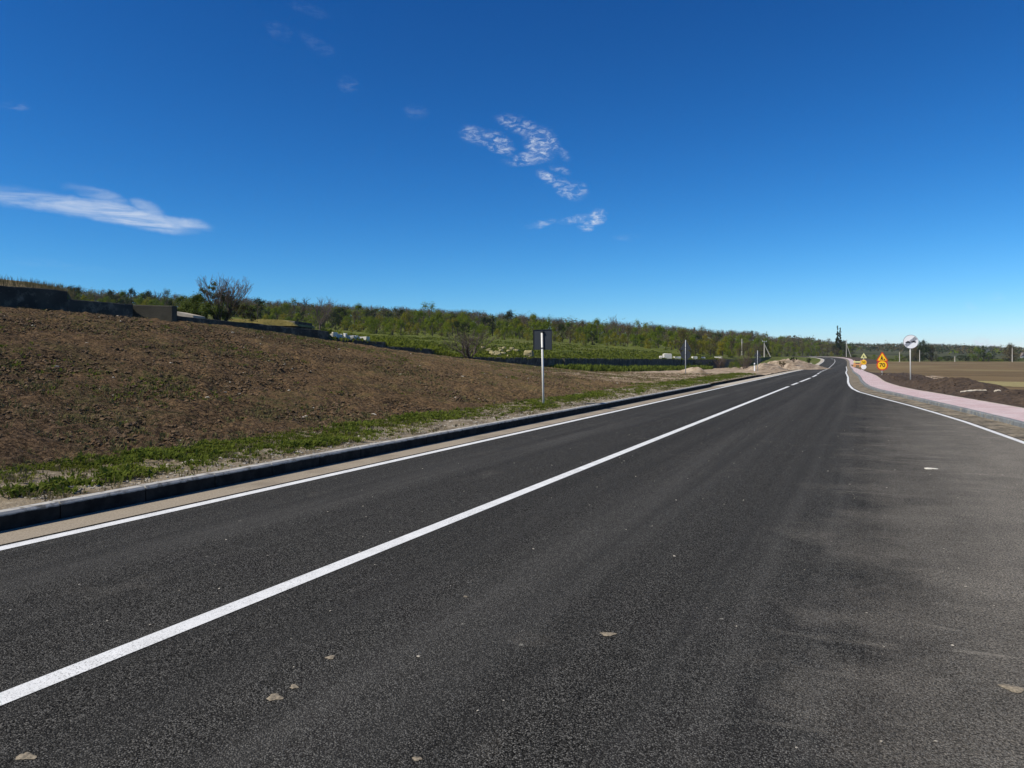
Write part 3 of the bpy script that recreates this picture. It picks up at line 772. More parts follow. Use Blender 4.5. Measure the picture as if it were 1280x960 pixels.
for i in range(298):
    u = 70 + (i + g.random()) * 992 / 298.0
    row = i % 3
    db = float(np.interp(u, [70, 780, 860, 900, 935, 962, 1000, 1062], [150, 140, 137, 172, 192, 258, 305, 320]))
    d = db * (1 + [.02, .16, .36][row] + (g.uniform(-.02, .12) if u < 940 else g.uniform(-.02, .03)))
    w = g.random()
    mid = 1.0 if 380 < u < 900 else .5
    if row == 0: k = 'yellow' if w < .34 else 'green' if w < .80 else 'brown' if w < .92 else 'dark'
    elif row == 1: k = 'green' if w < .56 else 'yellow' if w < .70 else 'brown' if w < .84 else 'dark'
    else: k = 'green' if w < .42 else 'brown' if w < .60 else 'bare' if w < .82 else 'dark'
    n = sum(1 for q in kinds if q[0] == k)
    sz = g.uniform(.62, 1.0) * [.62, .85, 1.0][row] * float(np.interp(u, [70, 500, 700, 900, 960, 1062], [.85, 1.0, .85, .85, 1.0, 1.05]))
    hill_place(u, d, (k, g.randrange(n)), sz)
for i in range(44):                                           # bushes that run down to the overgrown wall and the bend
    u = 846 + (i + g.random()) * 5.0
    d = float(np.interp(u, [840, 900, 935, 962, 1000, 1062], [118, 150, 176, 254, 302, 317])) * g.uniform(1.0, 1.06)
    k = g.choice(['yellow', 'green', 'yellow', 'brown']) if u < 945 else g.choice(['dark', 'brown', 'green', 'dark'])
    hill_place(u, d, (k, g.randrange(sum(1 for q in kinds if q[0] == k))), g.uniform(.42, .62) * (1.0 if u < 945 else 1.35))
# far wood on the ridges behind: one mass
def forest_mass():
    bank = {}
    for key in list(kinds):
        if key[0] in ('bare',): continue
    parts = {'leaf_dark': [], 'leaf_brown': [], 'leaf_green': []}
    gg = np.random.default_rng(9)
    def blob(u, d, H, W, n, ls, k):
        x, y = at(u, d); z = hill_z(u, d)
        c = np.array([(gg.normal() * W * .25, gg.normal() * W * .25, H * gg.uniform(.25, .85), W * gg.uniform(.18, .32)) for _ in range(6)])
        V, _ = leaf_cloud(c, n, ls, int(gg.integers(1e9)))
        parts[k].append(V + np.array([x, y, z]))
    for i in range(1500):                                     # left hillside, behind the individual trees
        u = gg.uniform(40, 1062); d = float(np.interp(u, [800, 960, 1060], [215, 360, 420])) + gg.random() ** 1.3 * float(np.interp(u, [800, 960, 1060], [230, 300, 700]))
        q = gg.random(); k = 'leaf_brown' if q < .62 else 'leaf_dark' if q < .84 else 'leaf_green'
        blob(u, d, gg.uniform(3.6, 6.5), gg.uniform(4, 6), 120, .46 * (d / 300) ** .5, k)
    for i in range(1500):                                      # valley and far ridge on the right
        u = gg.uniform(985, 1420); t = gg.random(); d = 420 + t ** 1.1 * 1900
        xx, yy = at(u, d)
        if float(fbm(np.array([xx * .006]), np.array([yy * .006]), 3, 12)[0]) < -.05: continue
        q = gg.random(); k = 'leaf_brown' if q < .40 else 'leaf_dark' if q < .90 else 'leaf_green'
        sc = .8 + .5 * t
        blob(u, d, gg.uniform(4, 8) * sc, gg.uniform(5, 11) * sc * 1.2, 40, 1.3 * sc * 1.3, k)
    mats = ['leaf_brown', 'leaf_dark', 'leaf_green']
    V = np.concatenate([np.concatenate(parts[k]) for k in mats]); n = len(V) // 4
    m = mesh('distant_wood', V, np.arange(4 * n).reshape(n, 4), None)
    idx = np.concatenate([np.full(sum(len(a) for a in parts[k]) // 4, i) for i, k in enumerate(mats)]).astype(np.int32)
    for k in mats: m.materials.append(M[k])
    m.polygons.foreach_set('material_index', idx)
    tag(link(bpy.data.objects.new('distant_wood', m)), 'brown and dark green wood covering the far ridges', 'wood', kind='stuff')
forest_mass()
# leafless trees and a few taller crowns along the skyline
def bare_ridge():
    allv = []; allf = []; n0 = 0
    gg = random.Random(4)
    for i in range(620):
        u = gg.uniform(300, 1000); d = float(np.interp(u, [800, 960], [385, 480])) * gg.uniform(.80, 1.06)
        c = kinds[('bare', i % 4)][0]
        if i < 4 or True:
            if i < 4:
                pass
            key = i % 4
            V = BV[key]; x, y = at(u, d); z = hill_z(u, d) - .3; sc = gg.uniform(.45, .85); a = gg.uniform(0, 6.28)
            ca, sa = math.cos(a) * sc, math.sin(a) * sc
            W = np.stack([V[:, 0] * ca - V[:, 1] * sa + x, V[:, 0] * sa + V[:, 1] * ca + y, V[:, 2] * sc + z], 1)
            allv.append(W); allf.append(BF[key] + n0); n0 += len(W)
    o = obj('bare_wood', np.concatenate(allv), np.concatenate(allf), M['twig_far'])
    tag(o, 'grey brown leafless wood along the top of the hill', 'wood', kind='stuff')
BV = {}; BF = {}
for i in range(4):
    m = kinds[('bare', i)][0]
    v = np.zeros(len(m.vertices) * 3); m.vertices.foreach_get('co', v); BV[i] = v.reshape(-1, 3)
    BF[i] = np.array([list(p.vertices) for p in m.polygons])
bare_ridge()
# single trees that stand out
def single(u, v_base, v_top, d, key, label, sc=None, group=None, width=None):
    x, y = at(u, d); zb = hz(v_base, d); H = (v_base - v_top) / F * d
    c = kinds[key][0]; hz_ = max(v.co.z for v in c.vertices); wx = max(abs(v.co.x) for v in c.vertices)
    scz = H / hz_; s = scz if width is None else (width / F * d) / (2 * wx)
    return plant(key, x, y, zb, s, g.uniform(0, 6.28), label, group, scz)
single(728, 412, 401.5, 390, ('dark', 0), 'small dark tree sticking up alone on the skyline', width=6)
single(653, 405, 392.5, 380, ('bare', 1), 'bare round tree standing out on the ridge above the square sign', width=15)
single(823, 416, 405.5, 390, ('dark', 1), 'round dark tree bump on the skyline left of the second sign', width=9)
single(868, 418, 408.5, 400, ('dark', 2), 'small round dark tree on the skyline right of the second sign', width=6)
single(940, 424, 412.5, 440, ('dark', 0), 'pointed dark tree on the skyline above the braced pole', width=8)
single(163, 386, 358, 150, ('dark', 2), 'dark crowned tree on the skyline above the low wall', width=17)
single(207, 388, 358, 150, ('bare', 2), 'thin bare tree on the skyline left of the leafy bush', width=18)
single(322, 398, 370, 120, ('dark', 1), 'dark tree just right of the bare branched bush', width=18)
single(400, 418, 380, 140, ('bare', 3), 'grey brown bare tree above the long wall', width=44)
# right-hand row beyond the field
def hedge(u, vt, key, label, width, group=None, d=None, vb=452.5):
    return single(u, vb, vt, d or 264, key, label, None, group, width)
kinds[('round', 0)] = (*leafy('r', 300, 7, 6.2, M['leaf_dark'], 3000, .30, .10, 34, .8), 'leafy_tree')
kinds[('brownround', 0)] = (*leafy('r', 301, 7, 6.2, M['leaf_brown'], 3000, .28, .12, 34, .8), 'leafy_tree')
kinds[('spire', 0)] = (*leafy('s', 302, 8, 3.2, M['leaf_dark'], 1600, .28, .04, 26, .6), 'leafy_tree')
hedge(1153, 423, ('round', 0), 'large dark tree right behind the round white sign', 27)
hedge(1143, 429, ('brownround', 0), 'brownish tree hidden behind the round white sign', 18)
hedge(1164, 428, ('brownround', 0), 'brown tree at the right shoulder of the large dark tree', 16)
hedge(1262, 426.5, ('brownround', 0), 'round brown green tree alone near the right edge', 25, d=262)
hedge(1229, 431, ('spire', 0), 'dark pointed tree beyond the field below a small cloud', 8)
hedge(1222, 434, ('green', 1), 'broad green tree beyond the field beside the pointed tree', 20)
hedge(1236, 440, ('green', 2), 'low green bush right of the pointed tree', 16)
for i in range(34):
    u = 1066 + i * 6.6 + g.uniform(-3, 3)
    k = g.choice(['dark', 'dark', 'brown', 'green', 'dark']); n = sum(1 for q in kinds if q[0] == k)
    d = 264 * g.uniform(1.0, 1.12)
    hedge(u, g.uniform(442, 448.5) if u < 1240 else g.uniform(444, 449), (k, g.randrange(n)), {'dark': 'dark green shrub in the hedge row at the far field edge', 'brown': 'brownish shrub in the hedge row at the far field edge', 'green': 'light green shrub in the hedge row at the far field edge'}[k],
          g.uniform(10, 18), {'dark': 'dark shrubs of the far hedge', 'brown': 'brownish shrubs of the far hedge', 'green': 'light green shrubs of the far hedge'}[k], d)
# two poplars
def poplar(u, vt, w, label, seed):
    d = 330; H = (447 - vt) / F * d; W = w / F * d
    gg = random.Random(seed); cl = []
    for i in range(64):
        t = gg.random(); z = H * (.12 + .86 * t); ww = W * .5 * (1 - t ** 2.2) * gg.uniform(.2, .8) + .05; a = gg.uniform(0, 6.28)
        cl.append((ww * math.cos(a), ww * math.sin(a), z, W * .30 * (1.15 - .75 * t)))
    V, Fc = leaf_cloud(cl, 7500, .34, seed, .6)
    x, y = at(u, d); o = empty('poplar', (x, y, hz(447, d)))
    obj('crown', V, Fc, M['leaf_dark'], o)
    t = MB(); t.tube([(0, 0, -.5), (0, 0, H * .9)], [.22, .05], 6); t.build('trunk', M['bark'], o)
    tag(o, label, 'tree', 'poplars beside the bend')
poplar(1046.8, 406.5, 4.9, 'taller slender poplar, left of the pair beside the bend', 31)
poplar(1050.2, 409, 4.4, 'shorter slender poplar, right of the pair beside the bend', 32)

# bushes at the wall
def bush_leafy_bare():
    d = dwall(268, WX - .9); x, y = at(268, d); zb = hz(402, d)
    o = empty('leafy_bush', (x, y, zb), YAW)
    px_ = d / F
    mb, t, tips = bare('b', 43, 2.05, None, 3, 9, .62, .026, (2, 4), .25, .005)
    for k in range(5): pass
    W = np.array(mb.v); W[:, 0] = W[:, 0] * 1.02 + .35; W[:, 2] *= .98
    T = np.array(t.v); T[:, 0] = T[:, 0] * 1.4 + .25
    obj('bare_branches', W, mb.f, M['twig'], o); obj('trunk', T, t.f, M['bark'], o)
    cl = []
    gg = random.Random(8)
    for i in range(46):
        cx_ = gg.uniform(-1.55, .55); hmax = np.interp(cx_, [-1.55, -1.0, -.5, 0, .55], [.80, 1.2, 1.30, 1.45, .9])
        cl.append((cx_, gg.uniform(-.5, .5), gg.uniform(.12, hmax), gg.uniform(.12, .24)))
    cl.append((-.02, 0, 1.6, .14)); cl.append((-.55, 0, 1.35, .12)); cl.append((-.25, .1, 1.45, .1))
    V, Fc = leaf_cloud(cl, 9500, .068, 12)
    obj('foliage', V, Fc, M['leaf_bush'], o)
    cl = [(gg.uniform(.3, 1.6), gg.uniform(-.4, .6), gg.uniform(.1, .75), gg.uniform(.12, .22)) for i in range(22)]
    V, Fc = leaf_cloud(cl, 2200, .055, 13)
    f2 = obj('foliage', V, Fc, M['leaf_brown'], o); f2['label'] = 'sparse brownish foliage on the right side'
    tag(o, 'leafy bush with bare branches rising from its right half, on the long wall', 'bush')
bush_leafy_bare()
def bare_shrub(u, vb, vt, d, label, seed, stems=9, wscale=1.0, mat='twig', kids=(2, 3)):
    x, y = at(u, d); H = (vb - vt) / F * d
    mb, t, tips = bare('b', seed, H * .80, None, 3, stems, .75, H * .011, kids, .1, .006)
    o = empty('bare_shrub', (x, y, hz(vb, d)), 0)
    W = np.array(mb.v); W[:, :2] *= wscale; T = np.array(t.v); T[:, :2] *= wscale
    obj('bare_branches', W, mb.f, M[mat], o); obj('trunk', T, t.f, M['bark'], o)
    V, Fc = leaf_cloud([(p.x * wscale, p.y * wscale, p.z, .08) for p in tips[::3]], 500, .05, seed)
    obj('buds', V, Fc, M['leaf_brown'], o)
    tag(o, label, 'shrub')
bare_shrub(586, 447.5, 402, dwall(586, WX + .5), 'bare twiggy shrub in front of the wall left of the square sign', 51, 8, 1.7)
bare_shrub(898, 462, 441, dwall(898, WX + 1.0), 'bare twiggy shrub against the overgrown wall end', 52, 8, 1.3, 'twig_far')
bare_shrub(932, 462, 437, 108, 'bare bush left of the round sign backs', 53, 8, 1.3, 'twig_far')
def wall_bush(u, vb, vt, d, w, mat, label, seed, leaves=1500, ls=.12):
    x, y = at(u, d); H = (vb - vt) / F * d; W = w / F * d
    o = empty('leafy_bush', (x, y, hz(vb, d)), YAW)
    gg = random.Random(seed)
    cl = [(gg.uniform(-.45, .45) * W, gg.uniform(-.3, .3) * W, H * gg.uniform(.05, .75), H * gg.uniform(.16, .28)) for i in range(14)]
    V, Fc = leaf_cloud(cl, leaves, ls, seed); obj('foliage', V, Fc, M[mat], o)
    t = MB()
    for c in cl[:7]: t.tube([(c[0] * .3, c[1] * .3, -.3), (c[0] * .7, c[1] * .7, c[2] * .6), c[:3]], [.03, .022, .01], 5)
    t.build('stems', M['bark'], o); tag(o, label, 'bush')
wall_bush(925, 461, 441, 120, 34, 'leaf_green', 'light green bush at the far end of the overgrown wall', 61)
wall_bush(876, 463, 449, dwall(876, WX + 1.0), 26, 'leaf_dark', 'dark bush hanging over the overgrown wall', 62)
wall_bush(905, 461, 446, dwall(905, WX + 1.2), 24, 'leaf_brown', 'brownish bush in front of the overgrown wall end', 63)
wall_bush(855, 465, 452, dwall(855, WX + .9), 18, 'leaf_dark', 'small dark bush at the foot of the wall behind the second sign', 64)
wall_bush(992, 450, 446, 112, 8, 'leaf_dark', 'tiny dark bush on top of the pale dirt heap', 65, 500)
wall_bush(978, 456, 451, 106, 9, 'leaf_brown', 'small dry bush on the side of the pale dirt heap', 66, 500)
wall_bush(1011, 452, 447, 128, 5, 'leaf_dark', 'tiny dark bush beside the drain inside the bend', 67, 400)

# ------------------------------------------------------------------ ground cover
def tufts(name, pts, mat, blades, hgt, wid, spread, seed, label, droop=.5, cat='grass'):
    g2 = np.random.default_rng(seed); n = len(pts) * blades
    P = np.repeat(np.array(pts), blades, 0)
    sc = P[:, 3:4] if P.shape[1] > 3 else np.ones((n, 1)); P = P[:, :3]
    a = g2.uniform(0, 2 * np.pi, n); lean = g2.uniform(.1, 1.0, n) * droop
    o = np.stack([np.cos(a), np.sin(a), 0 * a], 1)
    B = P + o * (g2.random((n, 1)) * spread * sc)
    h = hgt * sc * g2.uniform(.45, 1.2, (n, 1)); w = wid * g2.uniform(.6, 1.3, (n, 1)) * np.sqrt(sc)
    sd = np.stack([-np.sin(a), np.cos(a), 0 * a], 1)
    up = np.array([0, 0, 1.])
    mid = B + up * h * .6 + o * h * lean[:, None] * .35
    tip = B + up * h * (1 - .35 * lean[:, None]) + o * h * lean[:, None] * .95
    V = np.stack([B - sd * w * .3, B + sd * w * .3, mid + sd * w * .6, mid - sd * w * .6, tip], 1).reshape(-1, 3)
    i = np.arange(n)[:, None] * 5
    Fq = (i + np.array([[0, 1, 2, 3]])).tolist() + (i + np.array([[3, 2, 4]])).tolist()
    o_ = obj(name, V, Fq, mat)
    return tag(o_, label, cat, kind='stuff')
def scatter(n, x0, x1, y0, y1, zf, mask=None, seed=1, near=True):
    g2 = np.random.default_rng(seed)
    t = g2.random(n); y = y0 + (y1 - y0) * (t ** 1.5 if near else t); x = g2.uniform(x0, x1, n)
    if mask is not None:
        k = mask(x, y) > g2.random(n); x = x[k]; y = y[k]
    return np.stack([x, y, zf(x, y), g2.uniform(.5, 1.25, len(x))], 1)
def vmask(x, y):
    t = (-7.5 - x) / 2.2
    return np.clip(np.clip((t - .12) * 2.4, 0, 1) * np.clip((1.06 - t) * 6, 0, 1) * np.clip(.45 + 2.3 * fbm(x * .9, y * .55, 3, 111), 0.04, 1), 0, 1)
pts = scatter(12500, -9.85, -7.6, 5, 62, verge_z, vmask, 201)
pts[:, 3] *= np.clip(.7 + 1.6 * (vnoise(pts[:, 0] * 1.1, pts[:, 1] * .8, 5) + .15), .35, 1.6)
tufts('verge_grass', pts, M['weed'], 13, .075, .022, .085, 202, 'lush green weeds and grass along the left verge', 1.35)
pts = scatter(16000, -9.85, -7.55, 5, 62, verge_z, lambda x, y: np.clip(((-7.5 - x) / 2.2 - .05) * 1.6, .03, .85) * np.clip(.55 + 2.0 * fbm(x * 1.3, y * .9, 3, 113), .05, 1), 221)
tufts('verge_grass', pts, M['meadow_leaf'], 8, .055, .013, .09, 222, 'short yellow green grass along the left verge', 1.2)
pts = scatter(3500, -9.8, -7.55, 5, 60, verge_z, lambda x, y: np.clip(.25 + fbm(x * 2, y * 2, 3, 9), .05, 1), 203)
tufts('verge_dry_grass', pts, M['weed_dry'], 8, .09, .010, .08, 204, 'dry straw bits in the left verge', 1.2)
def slz(x, y): return slope_z(x, y) + .02
pts = scatter(22000, -23.8, -9.4, 4, 62, slz, lambda x, y: np.clip(.13 + 1.6 * fbm(x * .35, y * .35, 4, 131), .02, 1), 205)
tufts('slope_weeds', pts, M['weed_soil'], 7, .085, .018, .08, 206, 'sparse weeds sprouting on the soil bank', 1.0)
pts = scatter(16000, -23.8, -9.6, 4, 62, slz, lambda x, y: np.clip(2.6 * (fbm(x * .28 + 3, y * .28, 4, 137) - .06), .012, 1) * np.interp(y, [8, 22, 36], [1, .9, .3]), 217)
tufts('slope_weeds', pts, M['weed'], 8, .075, .020, .09, 218, 'green weed patches on the soil bank', 1.2)
pts = scatter(15000, -23.9, -9.4, 4, 62, slz, None, 207)
tufts('slope_straw', pts, M['weed_dry'], 3, .10, .007, .10, 208, 'dry stalks lying on the soil bank', 1.6)
pts = scatter(2600, -23.9, -20.4, 58, 118, lambda x, y: np.interp(y, wy, wz) + .0 * x, lambda x, y: np.clip((-21.0 - x) / 1.5, 0, 1), 209, False); pts[:, 3] *= 1.2
tufts('wall_grass', pts, M['weed'], 12, .50, .10, .35, 210, 'thick green grass at the foot of the long wall', .8)
pts = scatter(5000, -12.2, -7.7, 36, 58, lambda x, y: dirt_z(x, y) + .02, lambda x, y: np.clip((x + 12) / 3.5, 0, 1) * np.clip((58 - y) / 12, 0, 1), 211, False)
tufts('verge_grass', pts, M['weed'], 10, .12, .025, .09, 212, 'green weeds where the left kerb ends', .9)
# meadow tufts beyond the wall, seen on edge
def meadow():
    g2 = np.random.default_rng(14); L = []
    for i in range(5000):
        u = g2.uniform(405, 900); d0 = float(dwall(u, -24.3)); d = d0 + g2.random() ** 1.6 * (140 - d0) if d0 < 138 else d0
        x, y = at(u, d); L.append((x, y, hill_z(u, d) - .05, g2.uniform(.5, 1.3)))
    return np.array(L)
tufts('meadow_grass', meadow(), M['meadow_leaf'], 7, .24, .13, .6, 215, 'green meadow grass beyond the walls', .9)
def bank_weeds():
    g2 = np.random.default_rng(15); L = []
    for i in range(520):
        u = g2.uniform(-160, 84); d = float(dwall(u, -24.3)) + g2.uniform(.2, 8); x, y = at(u, d)
        L.append((x, y, hill_z(u, d) - .05, g2.uniform(.4, 1.3)))
    return np.array(L)
tufts('bank_weeds', bank_weeds(), M['weed_dry'], 9, .30, .009, .30, 216, 'dry weeds on the bank above the tallest wall', .5)
# stones and clods
def lumps(name, pts, size, mat, label, seed, flat=.6, cat='stones'):
    g2 = np.random.default_rng(seed)
    base = np.array([(1, 0, 0), (-1, 0, 0), (0, 1, 0), (0, -1, 0), (0, 0, 1), (0, 0, -1), (.6, .6, .5), (-.6, .6, .5), (.6, -.6, .5), (-.6, -.6, .5)])
    tri = [(4, 6, 8), (4, 7, 6), (4, 9, 7), (4, 8, 9), (0, 8, 6), (2, 6, 7), (1, 7, 9), (3, 9, 8), (0, 6, 2), (2, 7, 1), (1, 9, 3), (3, 8, 0), (5, 0, 2), (5, 2, 1), (5, 1, 3), (5, 3, 0)]
    tri = np.array(tri); n = len(pts)
    B = base[None] * g2.uniform(.6, 1.3, (n, 10, 1)) * (size * pts[:, 3] * g2.uniform(.4, 1.4, n))[:, None, None]
    B[:, :, 2] *= flat
    a = g2.uniform(0, 6.28, n); c, s = np.cos(a)[:, None], np.sin(a)[:, None]
    V = np.stack([B[:, :, 0] * c - B[:, :, 1] * s, B[:, :, 0] * s + B[:, :, 1] * c, B[:, :, 2]], -1) + pts[:, None, :3]
    Fq = (np.arange(n)[:, None, None] * 10 + tri[None]).reshape(-1, 3)
    return tag(obj(name, V.reshape(-1, 3), Fq, mat), label, cat, kind='stuff')
lumps('soil_clods', scatter(40000, -23.9, -9.4, 4, 60, slz, None, 221), .040, M['clod'], 'crumbled soil clods on the brown bank', 222, .7, 'soil')
lumps('pale_stones', scatter(420, -23.9, -9.0, 4, 60, slz, None, 223), .045, M['stone'], 'pale stones scattered over the brown bank', 224)
lumps('verge_stones', scatter(2600, -8.6, -7.53, 5, 60, verge_z, None, 225), .022, M['stone'], 'small pale stones behind the left kerb', 226)
def soil_pts(n, seed):
    g2 = np.random.default_rng(seed); i = g2.integers(0, len(ss), n); i = np.where(ss[i] < 12, np.searchsorted(ss, g2.uniform(14, 60, n)), i)
    o = kerbR[i] + padW[i] + .4 + g2.random(n) * 3.8; x = AX[i] + NX[i] * o + g2.normal(size=n) * .2; y = AY[i] + NY[i] * o + g2.uniform(-.6, .6, n)
    return np.stack([x, y, AZ[i] + .05 + .9 * mound_z(x, y), g2.uniform(.4, 1.4, n)], 1)
lumps('soil_clods', soil_pts(3000, 231), .030, M['mound'], 'dark soil clods on the heaps right of the pavement', 232, .7, 'soil')
def road_grit():
    g2 = np.random.default_rng(240); n = 420
    y = 3 + 22 * g2.random(n) ** 1.3; x = g2.uniform(-6, 3.2, n)
    return np.stack([x, y, 0 * x + .002, g2.uniform(.3, 1.3, n)], 1)
lumps('road_grit', road_grit(), .008, M['stone'], 'loose pale grit strewn on the asphalt', 241, .5)
# individual mud lumps on the asphalt
for u, v, s, lb in [(343, 872, .038, 'flattened tan mud lump right of the centre line'), (760, 793, .036, 'pale yellowish mud lump in the middle of the near lane'), (1163, 586, .075, 'white flat mud flake far out on the right side'),
                    (1266, 861, .050, 'beige mud smear at the right edge of the near road'), (32, 946, .035, 'tan mud lump at the bottom left corner'), (368, 859, .022, 'small faint mud lump beside the tan lump'),
                    (521, 949, .018, 'small pale yellow mud chip at the bottom of the near lane'), (582, 746, .016, 'small white mud chip left of the lane middle'), (413, 822, .024, 'grey mud fleck right of the centre line')]:
    x, y = gpt(u, v); gg = random.Random(int(u)); n = 18
    V = [(0, 0, s * .13)]
    for ring, (rr1, zz) in enumerate([(.55, .12), (.9, .0)]):
        for k in range(n):
            a = 6.283 * k / n; q = rr1 * s * (1 + .35 * math.sin(2 * a + u) * .5 + .22 * math.sin(3 * a + 2 * u) + gg.uniform(-.24, .24))
            V.append((q * math.cos(a) * 1.25, q * math.sin(a) * .95, s * zz + gg.uniform(0, .03) * s + .001))
    Fc = [(0, 1 + k, 1 + (k + 1) % n) for k in range(n)] + [(1 + k, 1 + n + k, 1 + n + (k + 1) % n, 1 + (k + 1) % n) for k in range(n)]
    o = obj('mud_lump', V, Fc, M['mud'], None, True); o.location = (x, y, 0.001); tag(o, lb, 'mud')
    if lb.startswith('white'): o.data.materials[0] = M['limestone']

# ------------------------------------------------------------------ signs
def disc(mb, r, y0, y1, zc, n=40, xc=0.0):
    return mb.prism([(xc + r * math.cos(6.28319 * k / n), zc + r * math.sin(6.28319 * k / n)) for k in range(n)], y0, y1)
def ringm(mb, r0, r1, y0, y1, zc, n=40):
    for k in range(n):
        a, b = 6.28319 * k / n, 6.28319 * (k + 1) / n
        mb.prism([(r0 * math.cos(a), zc + r0 * math.sin(a)), (r1 * math.cos(a), zc + r1 * math.sin(a)), (r1 * math.cos(b), zc + r1 * math.sin(b)), (r0 * math.cos(b), zc + r0 * math.sin(b))], y0, y1)
    return mb
def tri_pts(s, zc, k=1.0, rnd=.12):
    R0 = s / math.sqrt(3) * k; P = []
    cs = [(R0 * math.cos(a), zc + R0 * math.sin(a)) for a in (R(90), R(210), R(330))]
    for i in range(3):
        p, q, r = cs[i - 1], cs[i], cs[(i + 1) % 3]
        for t in (0, .33, .67, 1):
            w = rnd
            a = (q[0] + (p[0] - q[0]) * w, q[1] + (p[1] - q[1]) * w); b = (q[0] + (r[0] - q[0]) * w, q[1] + (r[1] - q[1]) * w)
            P.append(((1 - t) ** 2 * a[0] + 2 * t * (1 - t) * q[0] + t * t * b[0], (1 - t) ** 2 * a[1] + 2 * t * (1 - t) * q[1] + t * t * b[1]))
    return P
def pole(o, h, r, mat, lean=(0, 0), name='pole', y=0.0):
    mb = MB(); mb.tube([(0, y, -.4), (lean[0] * .5, y + lean[1] * .5, h * .5), (lean[0], y + lean[1], h)], r, 12)
    p = mb.build(name, mat, o, True); return p
def text_mesh(body, size):
    c = bpy.data.curves.new('txt', 'FONT'); c.body = body; c.size = size; c.align_x = 'CENTER'; c.align_y = 'CENTER'; c.extrude = .002; c.offset = size * .018
    t = bpy.data.objects.new('txt', c); COL.objects.link(t)
    bpy.context.view_layer.update()
    m = bpy.data.meshes.new_from_object(t.evaluated_get(bpy.context.evaluated_depsgraph_get()))
    bpy.data.objects.remove(t); bpy.data.curves.remove(c)
    return m
# square sign seen from behind
x, y = gpt(679.5, 505, .2); d = uof(x, y)[1]
o = empty('traffic_sign', (x, y, .2)); H = (505 - 416) / F * d
pole(o, H, .032, M['galv'], (-.055, 0))
zc = (505 - 424.5) / F * d; w = .60
mb = MB(); mb.box((-.05, .05, zc), (w, .012, w), bev=.004); mb.build('panel', M['sign_back'], o)
mb = MB()
for sx in (-1, 1): mb.box((-.05 + sx * (w / 2 - .006), .036, zc), (.012, .022, w))
for sz in (-1, 1): mb.box((-.05, .036, zc + sz * (w / 2 - .006)), (w - .026, .022, .012))
mb.build('rim', M['sign_edge'], o)
for dz in (-.25, .24):
    mb = MB(); mb.box((-.05, -.002, zc + dz), (.10, .085, .028), bev=.004); mb.build('bracket', M['sign_edge'], o)
mb = MB(); mb.box((-.05, .058, zc), (w - .03, .003, w - .03)); mb.build('face', M['white'], o)
tag(o, 'square sign seen from behind, dark grey back on a white pole beside the verge', 'traffic sign')
# sign backs, triangle above disc
def back_pair(u, vb, vtop, label, polemat, s=.78, zb=0.0, dd=None, yaw=0., dh=0):
    d = dd or fd(vb, zb); x, y = at(u, d); z0 = hz(vb, d)
    o = empty('traffic_sign', (x, y, z0), yaw); H = (vb - vtop) / F * d
    pole(o, H, .035, polemat)
    mb = MB(); mb.prism(tri_pts(s, H - s * .56), .045, .057); mb.build('triangular_panel', M['sign_back'], o)
    mb = MB(); disc(mb, s * .42, .045, .057, H - s * .8 - s * .46); mb.build('round_panel', M['sign_back'], o)
    for zz in (H - s * .62, H - s * 1.26):
        mb = MB(); mb.box((0, .01, zz), (.11, .09, .03), bev=.004); mb.build('bracket', M['sign_edge'], o)
    tag(o, label, 'traffic sign')
back_pair(857, 469, 425, 'second sign from behind, triangle over disc on a tall grey pole by the dirt track', M['grey_pole'], .95, dd=62)
back_pair(947, 463.5, 438, 'farthest sign from behind, on a short grey pole near the white marker post', M['grey_pole'], .85, dd=84)
d = 86; x, y = at(943.2, d); o = empty('marker_post', (x, y, hz(463, d)))
mb = MB(); mb.box((0, 0, .34), (.13, .10, 1.0), bev=.012); mb.build('post', M['white'], o)
mb = MB(); mb.box((0, -.053, .62), (.10, .006, .12)); mb.build('band', M['black'], o)
tag(o, 'stubby white marker post beside the farthest sign back', 'marker post')
# end of overtaking ban: white disc
x, y = at(1138.3, 41.5); z0 = hz(478.5, 41.5); o = empty('traffic_sign', (x, y, z0), R(6)); H = (478.5 - 420) / F * 41.5; zc = (478.5 - 427.2) / F * 41.5
pole(o, H, .03, M['galv'], (-.03, 0))
r_ = 8.6 / F * 41.5
mb = MB(); disc(mb, r_, -.052, -.04, zc); mb.build('disc', M['white'], o, False)
mb = MB(); ringm(mb, r_ * .965, r_ * .995, -.057, -.0525, zc); mb.build('border', M['greysym'], o)
def car_poly(cx, cz, w):
    P = [(-.5, -.17), (-.5, .0), (-.44, .06), (-.28, .09), (-.18, .25), (.18, .25), (.28, .09), (.44, .06), (.5, .0), (.5, -.17), (.36, -.17), (.36, -.25), (.22, -.25), (.22, -.17), (-.22, -.17), (-.22, -.25), (-.36, -.25), (-.36, -.17)]
    return [(cx + a * w, cz + b * w) for a, b in P]
for sx in (-1, 1):
    mb = MB(); mb.prism(car_poly(sx * r_ * .37, zc - .01 + sx * .012, r_ * .64), -.0575, -.0525); mb.build('car_symbol', M['greysym'], o)
mb = MB()
for k in range(-2, 3):
    off = k * r_ * .10; a = R(40); dx, dz = math.cos(a), math.sin(a); nx, nz = -dz, dx; L = r_ * .9; t = r_ * .013
    mb.prism([(-dx * L + nx * (off - t), zc - dz * L + nz * (off - t)), (dx * L + nx * (off - t), zc + dz * L + nz * (off - t)), (dx * L + nx * (off + t), zc + dz * L + nz * (off + t)), (-dx * L + nx * (off + t), zc - dz * L + nz * (off + t))], -.062, -.058)
mb.build('cancel_stripes', M['black'], o)
mb = MB(); mb.box((-.03, -.02, zc), (.09, .05, .03), bev=.004); mb.build('bracket', M['sign_edge'], o)
tag(o, 'white round end of overtaking ban sign on a thin pole behind the pavement', 'traffic sign')
